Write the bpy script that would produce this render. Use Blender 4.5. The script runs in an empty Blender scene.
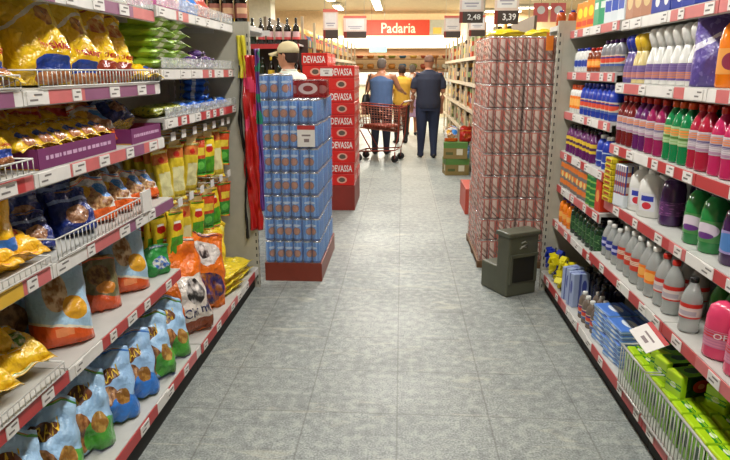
import bpy, bmesh, math, random
from mathutils import Vector, Matrix, noise
random.seed(7)
PI = math.pi
SC = bpy.context.scene
COL = SC.collection
R = math.radians
ORD = ['first','second','third','fourth','fifth','sixth','seventh','eighth','ninth','tenth','eleventh','twelfth',
       'thirteenth','fourteenth','fifteenth','sixteenth','seventeenth','eighteenth','nineteenth','twentieth']

# ------------------------------------------------------------------ materials
def s2l(c):
    return tuple(((v/12.92) if v <= .04045 else ((v+.055)/1.055)**2.4) for v in c[:3])+(1,)
MATS = {}
class NT:
    def __init__(s, name):
        s.m = bpy.data.materials.new(name); s.m.use_nodes = True
        s.t = s.m.node_tree; s.n = s.t.nodes; s.l = s.t.links
        s.b = s.n['Principled BSDF']; s.out = s.n['Material Output']
    def node(s, ty, **k):
        n = s.n.new(ty)
        for a, v in k.items(): setattr(n, a, v)
        return n
    def setin(s, sock, v):
        if isinstance(v, bpy.types.NodeSocket): s.l.new(v, sock)
        else: sock.default_value = v
    def math(s, op, a, b=0.0, clamp=False):
        n = s.node('ShaderNodeMath', operation=op, use_clamp=clamp)
        s.setin(n.inputs[0], a); s.setin(n.inputs[1], b); return n.outputs[0]
    def mix(s, f, a, b):
        n = s.node('ShaderNodeMix', data_type='RGBA')
        s.setin(n.inputs[0], f); s.setin(n.inputs[6], a); s.setin(n.inputs[7], b); return n.outputs[2]
    def noise(s, vec, scale, detail=2.0):
        n = s.node('ShaderNodeTexNoise'); n.inputs['Scale'].default_value = scale; n.inputs['Detail'].default_value = detail
        if vec is not None: s.l.new(vec, n.inputs['Vector'])
        return n
def P(name, col, rough=.5, metal=0, trans=0, coat=0, alpha=1, emit=0, spec=None):
    if name in MATS: return MATS[name]
    t = NT(name); b = t.b
    b.inputs['Base Color'].default_value = s2l(col); b.inputs['Roughness'].default_value = rough
    b.inputs['Metallic'].default_value = metal; b.inputs['Transmission Weight'].default_value = trans
    b.inputs['Coat Weight'].default_value = coat; b.inputs['Alpha'].default_value = alpha
    if spec is not None: b.inputs['Specular IOR Level'].default_value = spec
    if emit:
        b.inputs['Emission Color'].default_value = s2l(col); b.inputs['Emission Strength'].default_value = emit
    # slight procedural tone variation so no surface is a dead flat colour
    if not emit and alpha == 1 and not trans:
        tc = t.node('ShaderNodeTexCoord'); n = t.noise(tc.outputs['Object'], 14, 3)
        c = s2l(col); d = tuple(min(1, v*.82) for v in c[:3])+(1,)
        t.l.new(t.mix(n.outputs['Fac'], d, tuple(min(1, v*1.12) for v in c[:3])+(1,)), b.inputs['Base Color'])
    MATS[name] = t.m; return t.m
def G(name, base, elems=(), rough=.35, warp=0.0, metal=0, crinkle=0.0, coat=0.0):
    """printed packaging: flat artwork laid out in the pack's own UV space"""
    if name in MATS: return MATS[name]
    t = NT(name)
    uv = t.node('ShaderNodeUVMap'); vec = uv.outputs[0]
    if warp:
        nn = t.noise(vec, 6, 2)
        sub = t.node('ShaderNodeVectorMath', operation='SUBTRACT'); t.l.new(nn.outputs['Color'], sub.inputs[0]); sub.inputs[1].default_value = (.5,.5,.5)
        scl = t.node('ShaderNodeVectorMath', operation='SCALE'); t.l.new(sub.outputs[0], scl.inputs[0]); scl.inputs['Scale'].default_value = warp
        add = t.node('ShaderNodeVectorMath', operation='ADD'); t.l.new(vec, add.inputs[0]); t.l.new(scl.outputs[0], add.inputs[1]); vec = add.outputs[0]
    sep = t.node('ShaderNodeSeparateXYZ'); t.l.new(vec, sep.inputs[0]); u, v = sep.outputs[0], sep.outputs[1]
    col = s2l(base)
    gt = lambda a, x: t.math('GREATER_THAN', a, x)
    lt = lambda a, x: t.math('LESS_THAN', a, x)
    mul = lambda a, b: t.math('MULTIPLY', a, b)
    for e in elems:
        k = e[0]
        if k == 'r':
            m = mul(mul(gt(u, e[1]), lt(u, e[2])), mul(gt(v, e[3]), lt(v, e[4]))); c = e[5]
        elif k == 'e' or k == 'p':
            a = t.math('DIVIDE', t.math('SUBTRACT', u, e[1]), e[3]); b = t.math('DIVIDE', t.math('SUBTRACT', v, e[2]), e[4])
            m = lt(t.math('ADD', mul(a, a), mul(b, b)), 1.0); c = e[5]
        elif k == 'h':      # band  e1 < u*e2 + v*e3 < e4
            q = t.math('ADD', mul(u, e[2]), mul(v, e[3])); m = mul(gt(q, e[1]), lt(q, e[4])); c = e[5]
        elif k == 's':      # repeated stripes: n, angle mix a,b, duty, colour
            q = t.math('FRACT', t.math('ADD', mul(u, e[1]), mul(v, e[2]))); m = lt(q, e[3]); c = e[4]
        elif k == 'n':      # mottled print: scale, threshold, colour
            nz = t.noise(vec, e[1], 1); m = gt(nz.outputs['Fac'], e[2]); c = e[3]
        if k == 'p':        # picture: two-tone mottled blob
            nz = t.noise(vec, 9, 2)
            cr = t.node('ShaderNodeValToRGB'); t.l.new(nz.outputs['Fac'], cr.inputs[0])
            cr.color_ramp.elements[0].position = .4; cr.color_ramp.elements[0].color = s2l(e[5])
            cr.color_ramp.elements[1].position = .6; cr.color_ramp.elements[1].color = s2l(e[6]); cc = cr.outputs[0]
        else: cc = s2l(c)
        col = t.mix(m, col, cc)
    t.setin(t.b.inputs['Base Color'], col)
    t.b.inputs['Roughness'].default_value = rough; t.b.inputs['Metallic'].default_value = metal
    t.b.inputs['Coat Weight'].default_value = coat
    if crinkle:
        tc = t.node('ShaderNodeTexCoord'); nn = t.noise(tc.outputs['Object'], 20, 3)
        bp = t.node('ShaderNodeBump'); bp.inputs['Strength'].default_value = min(1,crinkle*1.3); bp.inputs['Distance'].default_value = .025
        t.l.new(nn.outputs['Fac'], bp.inputs['Height']); t.l.new(bp.outputs[0], t.b.inputs['Normal'])
    MATS[name] = t.m; return t.m
def film(name, tint=(.9,.92,.95), amount=.25, rough=.12):
    """clear shrink film / acrylic: mostly see-through with glossy creases"""
    if name in MATS: return MATS[name]
    t = NT(name); tr = t.node('ShaderNodeBsdfTransparent'); mx = t.node('ShaderNodeMixShader')
    tc = t.node('ShaderNodeTexCoord'); nn = t.noise(tc.outputs['Object'], 18, 3)
    bp = t.node('ShaderNodeBump'); bp.inputs['Strength'].default_value = .8; bp.inputs['Distance'].default_value = .02
    t.l.new(nn.outputs['Fac'], bp.inputs['Height']); t.l.new(bp.outputs[0], t.b.inputs['Normal'])
    t.b.inputs['Base Color'].default_value = s2l(tint); t.b.inputs['Roughness'].default_value = rough
    mx.inputs[0].default_value = amount
    t.l.new(tr.outputs[0], mx.inputs[1]); t.l.new(t.b.outputs[0], mx.inputs[2]); t.l.new(mx.outputs[0], t.out.inputs['Surface'])
    MATS[name] = t.m; return t.m

# ------------------------------------------------------------------ mesh builder
class MB:
    def __init__(s): s.bm = bmesh.new(); s.uv = s.bm.loops.layers.uv.new('UVMap')
    def face(s, vs, m=0, smooth=False, uvs=None):
        try: f = s.bm.faces.new(vs)
        except ValueError: return None
        f.material_index = m; f.smooth = smooth
        if uvs:
            for lp, q in zip(f.loops, uvs): lp[s.uv].uv = q
        return f
    def box(s, x0, x1, y0, y1, z0, z1, m=0, M=None, ms=None):
        c = [Vector((x, y, z)) for z in (z0, z1) for y in (y0, y1) for x in (x0, x1)]
        if M: c = [M @ p for p in c]
        v = [s.bm.verts.new(p) for p in c]
        q = [(0,0),(1,0),(1,1),(0,1)]
        F = [(0,1,5,4),(3,2,6,7),(2,0,4,6),(1,3,7,5),(4,5,7,6),(2,3,1,0)]  # front(-y) back left right top bottom
        for k, f in enumerate(F): s.face([v[i] for i in f], ms[k] if ms else m, False, q)
        return s
    def lathe(s, prof, n=12, sx=1, sy=1, off=(0,0,0), m=0, smooth=True, cap=True, zmul=1, rmul=1):
        rings = []; z0 = prof[0][1]; z1 = prof[-1][1]
        for r, z in prof:
            r = max(r*rmul, .0004)
            rings.append([s.bm.verts.new((off[0]+r*sx*math.sin(2*PI*i/n), off[1]-r*sy*math.cos(2*PI*i/n), off[2]+z*zmul)) for i in range(n)])
        for k in range(len(rings)-1):
            va = (prof[k][1]-z0)/(z1-z0+1e-9); vb = (prof[k+1][1]-z0)/(z1-z0+1e-9)
            for i in range(n):
                j = (i+1) % n; ua = (i/n+.5) % 1; ub = ua+1/n
                s.face([rings[k][i], rings[k][j], rings[k+1][j], rings[k+1][i]], m, smooth, [(ua,va),(ub,va),(ub,vb),(ua,vb)])
        if cap:
            s.face(rings[0][::-1], m); s.face(rings[-1], m)
        return s
    def tube(s, pts, r, n=6, m=0, closed=False, radii=None, smooth=True, caps=True):
        pts = [Vector(p) for p in pts]; rings = []
        for k, p in enumerate(pts):
            a = pts[max(k-1, 0)]; b = pts[min(k+1, len(pts)-1)]
            d = (b-a).normalized() if (b-a).length > 1e-9 else Vector((0,0,1))
            h = Vector((0,0,1)) if abs(d.z) < .9 else Vector((0,1,0))
            x = d.cross(h).normalized(); y = d.cross(x)
            rr = radii[k] if radii else r
            ra, rb = rr if isinstance(rr, tuple) else (rr, rr)
            rings.append([s.bm.verts.new(p+x*ra*math.cos(2*PI*i/n)+y*rb*math.sin(2*PI*i/n)) for i in range(n)])
        for k in range(len(rings)-1):
            for i in range(n):
                j = (i+1) % n; s.face([rings[k][i], rings[k][j], rings[k+1][j], rings[k+1][i]], m, smooth)
        if caps: s.face(rings[0][::-1], m, smooth); s.face(rings[-1], m, smooth)
        return s
    def loft(s, rows, n=16, m=0):   # rows: (cx,cy,z,rx,ry)
        rings = [[s.bm.verts.new((cx+rx*math.cos(2*PI*i/n), cy+ry*math.sin(2*PI*i/n), z)) for i in range(n)] for cx,cy,z,rx,ry in rows]
        for k in range(len(rings)-1):
            for i in range(n):
                j = (i+1) % n; s.face([rings[k][i], rings[k][j], rings[k+1][j], rings[k+1][i]], m, True)
        s.face(rings[0][::-1], m, True); s.face(rings[-1], m, True)
        return s
    def grid(s, fn, nu, nv, m=0, smooth=True, flip=False):
        g = [[s.bm.verts.new(fn(i/nu, j/nv)) for i in range(nu+1)] for j in range(nv+1)]
        for j in range(nv):
            for i in range(nu):
                q = [g[j][i], g[j][i+1], g[j+1][i+1], g[j+1][i]]; w = [(i/nu,j/nv),((i+1)/nu,j/nv),((i+1)/nu,(j+1)/nv),(i/nu,(j+1)/nv)]
                if flip: q.reverse(); w.reverse()
                s.face(q, m, smooth, w)
        return g
    def mesh(s, name, mats, merge=0, recalc=True):
        if merge: bmesh.ops.remove_doubles(s.bm, verts=s.bm.verts, dist=merge)
        if recalc: bmesh.ops.recalc_face_normals(s.bm, faces=s.bm.faces)
        me = bpy.data.meshes.new(name); s.bm.to_mesh(me); s.bm.free()
        for x in mats: me.materials.append(x)
        return me
    def build(s, name, mats, parent=None, loc=(0,0,0), rot=(0,0,0), merge=0, bevel=0, recalc=True):
        if not isinstance(mats, (list, tuple)): mats = [mats]
        if bevel:
            bmesh.ops.bevel(s.bm, geom=list(s.bm.edges), offset=bevel, segments=2, affect='EDGES', profile=.7)
        return obj(name, s.mesh(name, mats, merge, recalc), parent, loc, rot)
def obj(name, me, parent=None, loc=(0,0,0), rot=(0,0,0)):
    o = bpy.data.objects.new(name, me); COL.objects.link(o); o.parent = parent
    o.location = loc; o.rotation_euler = rot; return o
def tag(o, label, cat, group=None):
    o['label'] = label; o['category'] = cat
    if group: o['group'] = group
    return o
def root(name, loc=(0,0,0), rot=(0,0,0)): 
    return obj(name, None, None, loc, rot)
def struct(o): o['kind'] = 'structure'; return o
def dup(r, parent=None):
    c = r.copy(); COL.objects.link(c); c.parent = parent
    for ch in r.children: dup(ch, c)
    return c
PROTO = {}
def spawn(key, maker, loc, rot, label, cat, group=None, scale=1.0):
    """first call builds the thing, later calls copy it with all its parts"""
    if key not in PROTO:
        o = maker(); PROTO[key] = o
    else:
        o = dup(PROTO[key])
        for k in ('group',):
            if k in o: del o[k]
    o.location = loc; o.rotation_euler = rot if isinstance(rot, (tuple, list)) else (0,0,rot)
    o.scale = (scale,)*3 if not isinstance(scale, tuple) else scale
    tag(o, label, cat, group); return o

_txt = {}
def text_mesh(s):
    """text as triangles, normalised to 0..1 wide and 0..1 high -> (verts, faces, aspect)"""
    if s in _txt: return _txt[s]
    cu = bpy.data.curves.new('lettering', 'FONT'); cu.body = s; cu.resolution_u = 2; cu.offset = .012
    o = bpy.data.objects.new('lettering', cu); COL.objects.link(o)
    dg = bpy.context.evaluated_depsgraph_get(); dg.update()
    me = bpy.data.meshes.new_from_object(o.evaluated_get(dg))
    vs = [v.co.copy() for v in me.vertices]; fs = [tuple(p.vertices) for p in me.polygons]
    x0 = min(v.x for v in vs); x1 = max(v.x for v in vs); y0 = min(v.y for v in vs); y1 = max(v.y for v in vs)
    vs = [((v.x-x0)/(x1-x0), (v.y-y0)/(y1-y0)) for v in vs]
    bpy.data.objects.remove(o); bpy.data.curves.remove(cu); bpy.data.meshes.remove(me)
    _txt[s] = (vs, fs, (x1-x0)/(y1-y0)); return _txt[s]
def text_on(s, fn, box, mat, parent, tilt=0, name='lettering'):
    """letters laid over the surface fn(u,v); box=(u0,u1,v0,v1)"""
    vs, fs, _ = text_mesh(s); m = MB(); u0,u1,v0,v1 = box; cu=(u0+u1)/2; cv=(v0+v1)/2
    out = []
    for a, b in vs:
        x = (a-.5)*(u1-u0); y = (b-.5)*(v1-v0) + tilt*(a-.5)
        out.append(m.bm.verts.new(fn(cu+x, cv+y)))
    for f in fs: m.face([out[i] for i in f])
    return m.build(name, mat, parent, recalc=False)
def flat_text(s, w, h, mat, parent, loc, rot=(PI/2,0,0), name='lettering'):
    vs, fs, _ = text_mesh(s); m = MB()
    out = [m.bm.verts.new(((a-.5)*w, (b-.5)*h, 0)) for a, b in vs]
    for f in fs: m.face([out[i] for i in f])
    return m.build(name, mat, parent, loc, rot, recalc=False)

# ------------------------------------------------------------------ colours
white = P('white_paint', (.76,.76,.74), .45)
shelfw = P('shelf_white_steel', (.74,.74,.72), .4)
panelw = P('gondola_panel', (.70,.69,.63), .5)
slot = P('slot_dark', (.15,.15,.15), .7)
dark = P('kick_shade_dark', (.13,.13,.12), .7)
red = P('price_rail_red', (.72,.22,.22), .4)
pink = P('price_rail_faded_red', (.80,.42,.42), .4)
purple = P('price_rail_purple', (.55,.33,.47), .4)
tagw = P('tag_card', (.88,.87,.85), .5)
yel = P('tag_yellow', (.85,.68,.2), .5)
chrome = P('wire_chrome', (.80,.80,.78), .35, .3)
black = P('ink_black', (.08,.07,.07), .5)
clear = film('clear_guard', (.88,.9,.9), .35, .2)

# ------------------------------------------------------------------ room shell
def floor_mat():
    t = NT('polished_tile_floor'); tc = t.node('ShaderNodeTexCoord'); o = tc.outputs['Object']
    sep = t.node('ShaderNodeSeparateXYZ'); t.l.new(o, sep.inputs[0])
    def edge(s, off):
        f = t.math('FRACT', t.math('ADD', t.math('DIVIDE', s, .4), off))
        return t.math('LESS_THAN', t.math('MINIMUM', f, t.math('SUBTRACT', 1.0, f)), .0085)
    j = t.math('MAXIMUM', edge(sep.outputs[0], .0), edge(sep.outputs[1], .875))
    fl = t.node('ShaderNodeVectorMath', operation='SNAP')
    ad = t.node('ShaderNodeVectorMath', operation='ADD'); t.l.new(o, ad.inputs[0]); ad.inputs[1].default_value = (0,.35,0)
    t.l.new(ad.outputs[0], fl.inputs[0]); fl.inputs[1].default_value = (.4,.4,10)
    wn = t.node('ShaderNodeTexWhiteNoise', noise_dimensions='3D'); t.l.new(fl.outputs[0], wn.inputs['Vector'])
    speck = t.noise(o, 120, 5); blot = t.noise(o, 1.6, 3)
    mp = t.node('ShaderNodeMapping'); t.l.new(o, mp.inputs[0]); mp.inputs['Rotation'].default_value = (0,0,.6); mp.inputs['Scale'].default_value = (1.2,5,1)
    vein = t.noise(mp.outputs[0], 2.3, 5); vein.inputs['Distortion'].default_value = 1.2; mid = t.noise(o, 22, 4)
    cr = t.node('ShaderNodeValToRGB'); t.l.new(speck.outputs['Fac'], cr.inputs[0])
    cr.color_ramp.elements[0].position = .33; cr.color_ramp.elements[0].color = s2l((.40,.42,.415))
    cr.color_ramp.elements[1].position = .68; cr.color_ramp.elements[1].color = s2l((.66,.69,.67))
    c = cr.outputs[0]
    c = t.mix(t.math('MULTIPLY', wn.outputs['Value'], .22), c, s2l((.48,.49,.47)))
    c = t.mix(t.math('MULTIPLY', t.math('SUBTRACT', blot.outputs['Fac'], .45, True), 1.6), c, s2l((.40,.42,.415)))
    c = t.mix(t.math('MULTIPLY', t.math('SUBTRACT', mid.outputs['Fac'], .5, True), 2.2, True), c, s2l((.72,.735,.70)))
    c = t.mix(t.math('MULTIPLY', t.math('SUBTRACT', .47, mid.outputs['Fac'], True), 2.4, True), c, s2l((.34,.36,.36)))
    vm = t.math('MULTIPLY', t.math('SUBTRACT', vein.outputs['Fac'], .6), 3.2, True)
    c = t.mix(t.math('MULTIPLY', vm, .7), c, s2l((.84,.82,.72)))
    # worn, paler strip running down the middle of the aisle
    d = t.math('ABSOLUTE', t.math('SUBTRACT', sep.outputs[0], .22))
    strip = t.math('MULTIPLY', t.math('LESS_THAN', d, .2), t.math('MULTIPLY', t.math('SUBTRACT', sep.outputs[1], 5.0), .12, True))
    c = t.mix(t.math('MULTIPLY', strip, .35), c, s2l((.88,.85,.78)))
    c = t.mix(t.math('MULTIPLY', j, .42), c, s2l((.3,.3,.28)))
    t.l.new(c, t.b.inputs['Base Color'])
    rr = t.math('ADD', t.math('MULTIPLY', blot.outputs['Fac'], .25), .36); t.l.new(rr, t.b.inputs['Roughness'])
    bp = t.node('ShaderNodeBump'); bp.inputs['Strength'].default_value = .15; bp.inputs['Distance'].default_value = .003
    t.l.new(speck.outputs['Fac'], bp.inputs['Height']); t.l.new(bp.outputs[0], t.b.inputs['Normal'])
    return t.m
XL, XR, YB, YE, ZC = -7.0, 9.0, -4.0, 26.0, 3.4
struct(MB().box(XL,XR,YB,YE,-.05,0).build('floor', floor_mat()))
struct(MB().box(XL,XR,YB,YE,ZC,ZC+.05).build('ceiling', P('ceiling_cream',(.80,.72,.58),.8)))
wallm = P('wall_peach', (.90,.78,.62), .8)
struct(MB().box(XL-.1,XL,YB,YE,0,ZC).build('wall_left', wallm))
struct(MB().box(XR,XR+.1,YB,YE,0,ZC).build('wall_right', P('wall_greenish',(.72,.70,.58),.8)))
struct(MB().box(XL,XR,YB-.1,YB,0,ZC).build('wall_back', wallm))
struct(MB().box(XL,XR,YE,YE+.1,0,ZC).build('wall_far', wallm))
# upper wall above the bakery counter, with a lit soffit below the fascia
w = MB(); w.box(XL,XR,22.0,22.15,2.16,ZC); struct(w.build('wall_bakery', wallm))
struct(MB().box(-2.35,3.6,21.99,22.0-.001,1.95,2.16).build('trim_1', P('soffit_brown',(.72,.52,.36),.6)))
struct(MB().box(-6.9,-2.4,22.0,22.15,0,2.16).build('wall_bakery_left', wallm))
struct(MB().box(3.7,8.9,22.0,22.15,0,2.16).build('wall_bakery_right', wallm))

lampw = P('light_diffuser', (1,.97,.9), .5, emit=9)
casem = P('light_case', (.85,.84,.8), .5)
def light_fix():
    r = root('ceiling_light')
    MB().box(-.62,.62,-.12,.12,.03,.1).build('housing', casem, r)
    MB().box(-.6,.6,-.1,.1,.0,.028).build('diffuser', lampw, r)
    return r
def fixture(x, y, along_y, label, group='fluorescent ceiling lights', power=60, z=3.28):
    spawn('light', light_fix, (x,y,z), PI/2 if along_y else 0, label, 'light', group)
    la = bpy.data.lights.new('tube_light', 'AREA'); la.shape = 'RECTANGLE'; la.size = 1.2; la.size_y = .2
    la.energy = power; la.color = (1,.985,.95) if y < 11 else (1,.93,.80)
    lo = bpy.data.objects.new('tube_light', la); COL.objects.link(lo); lo.location = (x,y,z-.02); lo.rotation_euler = (0,0,PI/2 if along_y else 0)
LP = 62
for k, y in enumerate([-1.6, .4, 2.4, 4.5, 7.0, 9.6, 12.4]):
    fixture(0, y, True, 'fluorescent light above the aisle, %s of the row' % ORD[k], power=LP*[.55,.55,.62,.75,1.05,1.4,1.6][k])
for k, y in enumerate([17.3, 18.6, 19.9]):
    fixture(-.75, y, True, 'white fluorescent strip before the red bakery sign, %s of three' % ['nearest','middle','farthest'][k], power=LP*1.9)
for k, y in enumerate([17.2, 19.8]):
    fixture(-1.95, y, True, ['fluorescent strip left of the bakery strip light, nearer one','fluorescent strip left of the bakery strip light, farther one'][k], power=LP*1.9)
for k, (x, y) in enumerate([(4.0,17.6),(3.9,20.2),(4.35,13.5),(3.2,21.4),(4.6,9.5)]):
    fixture(x, y, False, 'crosswise fluorescent light over the far right aisle, %s of five' % ORD[k], power=LP*1.9)
for k, (x, y) in enumerate([(-4,4.0),(-4,9.0),(-4,14.0)]):
    fixture(x, y, False, 'fluorescent light over the neighbouring left aisle, %s of three' % ORD[k], power=LP*1.9)

# ------------------------------------------------------------------ gondola shelving
TAGC = {'w': tagw, 'y': yel}
def tag_bm(w=.07):
    m = MB(); m.box(-.003, .0, -w/2, w/2, -.019, .019, 0)
    for dz, a, b in ((.009,-.38,.1),(-.006,-.1,.36)): m.box(-.0036, -.003, w*a, w*b, dz-.0028, dz+.0028, 1)
    return m
_tagme = None
def gondola(side, y0, y1, shelves, label, cols, seedy, plinth=True, end=False, back_h=2.1):
    """shelves: list of (top z, lip x); side -1 left, +1 right. lip faces the aisle"""
    global _tagme
    if _tagme is None: _tagme = tag_bm().mesh('price_tag', [tagw, P('tag_print',(.45,.43,.42),.6)])
    rnd = random.Random(seedy)
    r = root('shelf_unit', (side*1.5, (y0+y1)/2, 0)); r['label'] = label; r['category'] = 'shelving'
    L = (y1-y0)/2
    S = side
    def bx(m, xa, xb, ya, yb, za, zb, mi=0):   # world x (abs) -> local
        a, b = sorted((S*xa-S*1.5, S*xb-S*1.5)); m.box(a, b, ya, yb, za, zb, mi)
    m = MB(); bx(m, 1.5, 1.53, -L+.001, L-.001, .0, back_h); m.build('back_panel', panelw, r)
    for sy in (-1, 1):
        m = MB(); bx(m, 1.465, 1.499, sy*(L-.002)-(.025 if sy>0 else 0), sy*(L-.002)+(.025 if sy<0 else 0), 0, back_h); 
        for q in range(int(back_h/.05)): bx(m, 1.4645, 1.465, sy*(L-.013)-.004, sy*(L-.013)+.004, q*.05+.02, q*.05+.042, 1)
        m.build('upright', [shelfw, slot], r)
    if plinth:
        m = MB(); bx(m, 1.005, 1.46, -L+.002, L-.002, .0, .09); m.build('plinth', dark, r)  # plinth set forward and dark: its colour stands in for shadow under the lip
    for si, (z, lx) in enumerate(shelves):
        m = MB(); bx(m, lx+.004, 1.463, -L+.003, L-.003, z-.016, z)
        h = .055 if z < .2 else .05
        bx(m, lx+.004, lx+.014, -L+.003, L-.003, z-h, z-.016)
        sh = m.build('shelf', shelfw, r)
        if z > .2:
            for sy in (-1,1):
                m = MB(); bx(m, lx+.12, 1.46, sy*(L-.01)-.003, sy*(L-.01)+.003, z-.05, z-.017); m.build('bracket', shelfw, sh)
        # coloured price rail in segments
        segc = cols[si] if si < len(cols) else cols[-1]
        m = MB(); p = -L+.003; 
        while p < L-.004:
            e = min(L-.003, p + rnd.uniform(.07,.24)); mi = rnd.randrange(len(segc)) 
            bx(m, lx, lx+.004, p, e, z-h+.004, z-.004, mi); p = e
        m.build('price_rail', segc, sh)
        p = -L+.06
        while p < L-.06:
            t = obj('price_tag', _tagme, sh, (S*lx-S*1.5-S*.0003, p, z-h/2), (0, 0, 0 if S > 0 else PI))
            t.scale = (1, rnd.uniform(.7,1.25), 1); p += rnd.uniform(.12,.3)
    if end:
        m = MB(); EH = 1.765; bx(m, 1.0, 1.499, L+.001, L+.028, .0, EH); bx(m, .968, .999, L+.001, L+.028, 0, EH)
        for q in range(int(EH/.05)-1): 
            bx(m, .978, .986, L+.0004, L+.001, q*.05+.02, q*.05+.042, 1); bx(m, .9675, .968, L+.010, L+.018, q*.05+.02, q*.05+.042, 1)
        m.build('side_panel', [panelw, slot], r)
    return r
def guard(parent_unit, side, lx, ya, yb, z0, z1, tk=1.0):
    m = MB(); x = side*lx
    for z in (z0, z1): m.tube([(x,ya,z),(x,yb,z)], .003*tk, 5)
    n = int((yb-ya)/.026)
    for k in range(n+1):
        y = ya+(yb-ya)*k/n; m.tube([(x,y,z0),(x,y,z1)], .0018*tk**.5, 4)
    for y in (ya, yb): m.tube([(x,y,z1),(x+side*.3,y,z1),(x+side*.3,y,z0)], .0025, 5)
    o = m.build('wire_guard', chrome, parent_unit)
    o.location = -Vector(parent_unit.location); return o
def acrylic(parent_unit, side, lx, ya, yb, z0, z1):
    m = MB(); x = side*lx; m.box(min(x,x+side*.003), max(x,x+side*.003), ya, yb, z0, z1)
    o = m.build('clear_guard', clear, parent_unit); o.location = -Vector(parent_unit.location); return o

PW = [purple, purple, tagw, pink]; RW = [red, red, red, pink, tagw]; RY = [pink, yel, tagw, red]; PK = [pink, tagw, pink, tagw]
LA = gondola(-1, .6, 1.75, [(1.72,1.08),(1.415,1.08),(1.175,1.08),(.895,1.06),(.545,1.05),(.15,.98)],
             'nearest white shelf unit on the left with yellow pet-food bags', [PW,PW,RY,RY,RW,RW], 1)
LB = gondola(-1, 1.75, 2.79, [(1.72,1.08),(1.415,1.08),(1.175,1.08),(.895,1.06),(.545,1.05),(.15,.98)],
             'white shelf unit on the left with purple price rails, middle of three', [PW,PW,PW,PW,RW,RW], 2)
LC = gondola(-1, 2.79, 4.05, [(1.745,1.07),(1.475,1.07),(1.255,1.07),(.15,.975)],
             'left shelf unit with hanging snack packs, farthest before the blue can stack', [PK,PK,RW,RW], 3, end=True)
RA = gondola(1, .9, 2.25, [(1.70,1.05),(1.41,1.05),(1.115,1.05),(.83,1.05),(.545,1.0),(.145,.97)],
             'nearest white shelf unit on the right with red price rails', [PK,PK,RW,RW,RW,RW], 4)
RB = gondola(1, 2.25, 3.2, [(1.70,1.05),(1.41,1.05),(1.115,1.05),(.83,1.05),(.545,1.0),(.145,.97)],
             'right shelf unit holding white and green cleaner bottles, middle of three', [PK,PK,RW,RW,RW,RW], 5)
RC = gondola(1, 3.2, 4.1, [(1.705,1.04),(1.46,1.04),(1.217,1.04),(.965,1.035),(.745,1.03),(.51,1.02),(.145,.97)],
             'right shelf unit with seven close shelves beside the can stack', [PK,PK,PK,RW,RW,RW,RW], 6, end=True)
guard(LB, -1, 1.075, 1.83, 2.77, 1.42, 1.47)
guard(LA, -1, 1.075, .7, 1.74, 1.42, 1.455)
guard(LA, -1, 1.07, .8, 1.74, 1.18, 1.22)
guard(LB, -1, 1.055, 1.78, 2.42, .90, .965)
guard(LA, -1, 1.045, .7, 1.72, .55, .585)
guard(LA, -1, 1.055, .7, 1.74, .90, .925)
o = MB().box(-1.062,-1.052,2.43,2.52,.897,.985).build('divider_plate', tagw, LB); o.location = -Vector(LB.location)
for (u, s, x, a, b, z0, z1) in [(LC,-1,1.068,2.8,4.04,1.748,1.80),(LB,-1,1.078,1.76,2.78,1.722,1.76),(LC,-1,1.068,2.8,4.04,1.478,1.525),(LC,-1,1.068,2.8,4.04,1.258,1.30)]:
    acrylic(u, s, x, a, b, z0, z1)
guard(RA, 1, .962, 1.0, 2.24, .15, .33, 1.7)
guard(RB, 1, .962, 2.26, 2.52, .15, .33, 1.7)

# ------------------------------------------------------------------ bags
def bag_fn(w, h, d, seed, standing=True, side=1, crk=.05, droop=.06, boxy=4.0, topw=1.0):
    def f(u, v, eps=0.0):
        s = 2*u-1
        if standing: T = d/2*(.82+.45*math.sin(PI*min(1,v*1.25)))*max(0., 1-v**2.6)**.9
        else: T = d/2*max(0., math.sin(PI*min(1,max(0,v))))**.38
        lat = max(0., 1-abs(s)**boxy)**.6
        nz = noise.noise(Vector((u*2.6+seed*3.7, v*3.2, side*5.1+seed)))
        n2 = noise.noise(Vector((u*6+seed, v*6.5, side*2.0-seed)))
        n3 = 1-2.5*abs(noise.noise(Vector((u*5+v*3+seed*2, v*7-u*4, side*3.0+seed))))     # sharp folds
        fold = (n3*.5+n2)*lat
        y = T*lat*(1+crk*6*nz) + crk*2.6*d*fold + .0015
        hw = w/2*((.97-.02*v)*(1-.03*math.sin(PI*v)-.10*max(0,v-.55)) if standing else 1-.06*math.sin(PI*v))
        hw *= 1+(topw-1)*v
        hw *= 1+crk*1.2*noise.noise(Vector((v*4.5, seed+(5 if s > 0 else 0), 1)))
        top = h*v*(1+ (crk*1.5*noise.noise(Vector((u*2.2, seed*1.3, 7))) if standing else 0)*v)
        x = s*hw + .5*crk*w*noise.noise(Vector((v*2.5, seed, 1)))*v
        z = top - (droop*1.3*h*abs(s)**2.5*v*v if standing else 0)
        sway = crk*1.6*h*noise.noise(Vector((seed, v*1.7, 3)))*v*v if standing else 0
        return Vector((x, -side*(max(y,.0015)+eps)+sway*.6, max(z, 0)))
    return f
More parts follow.
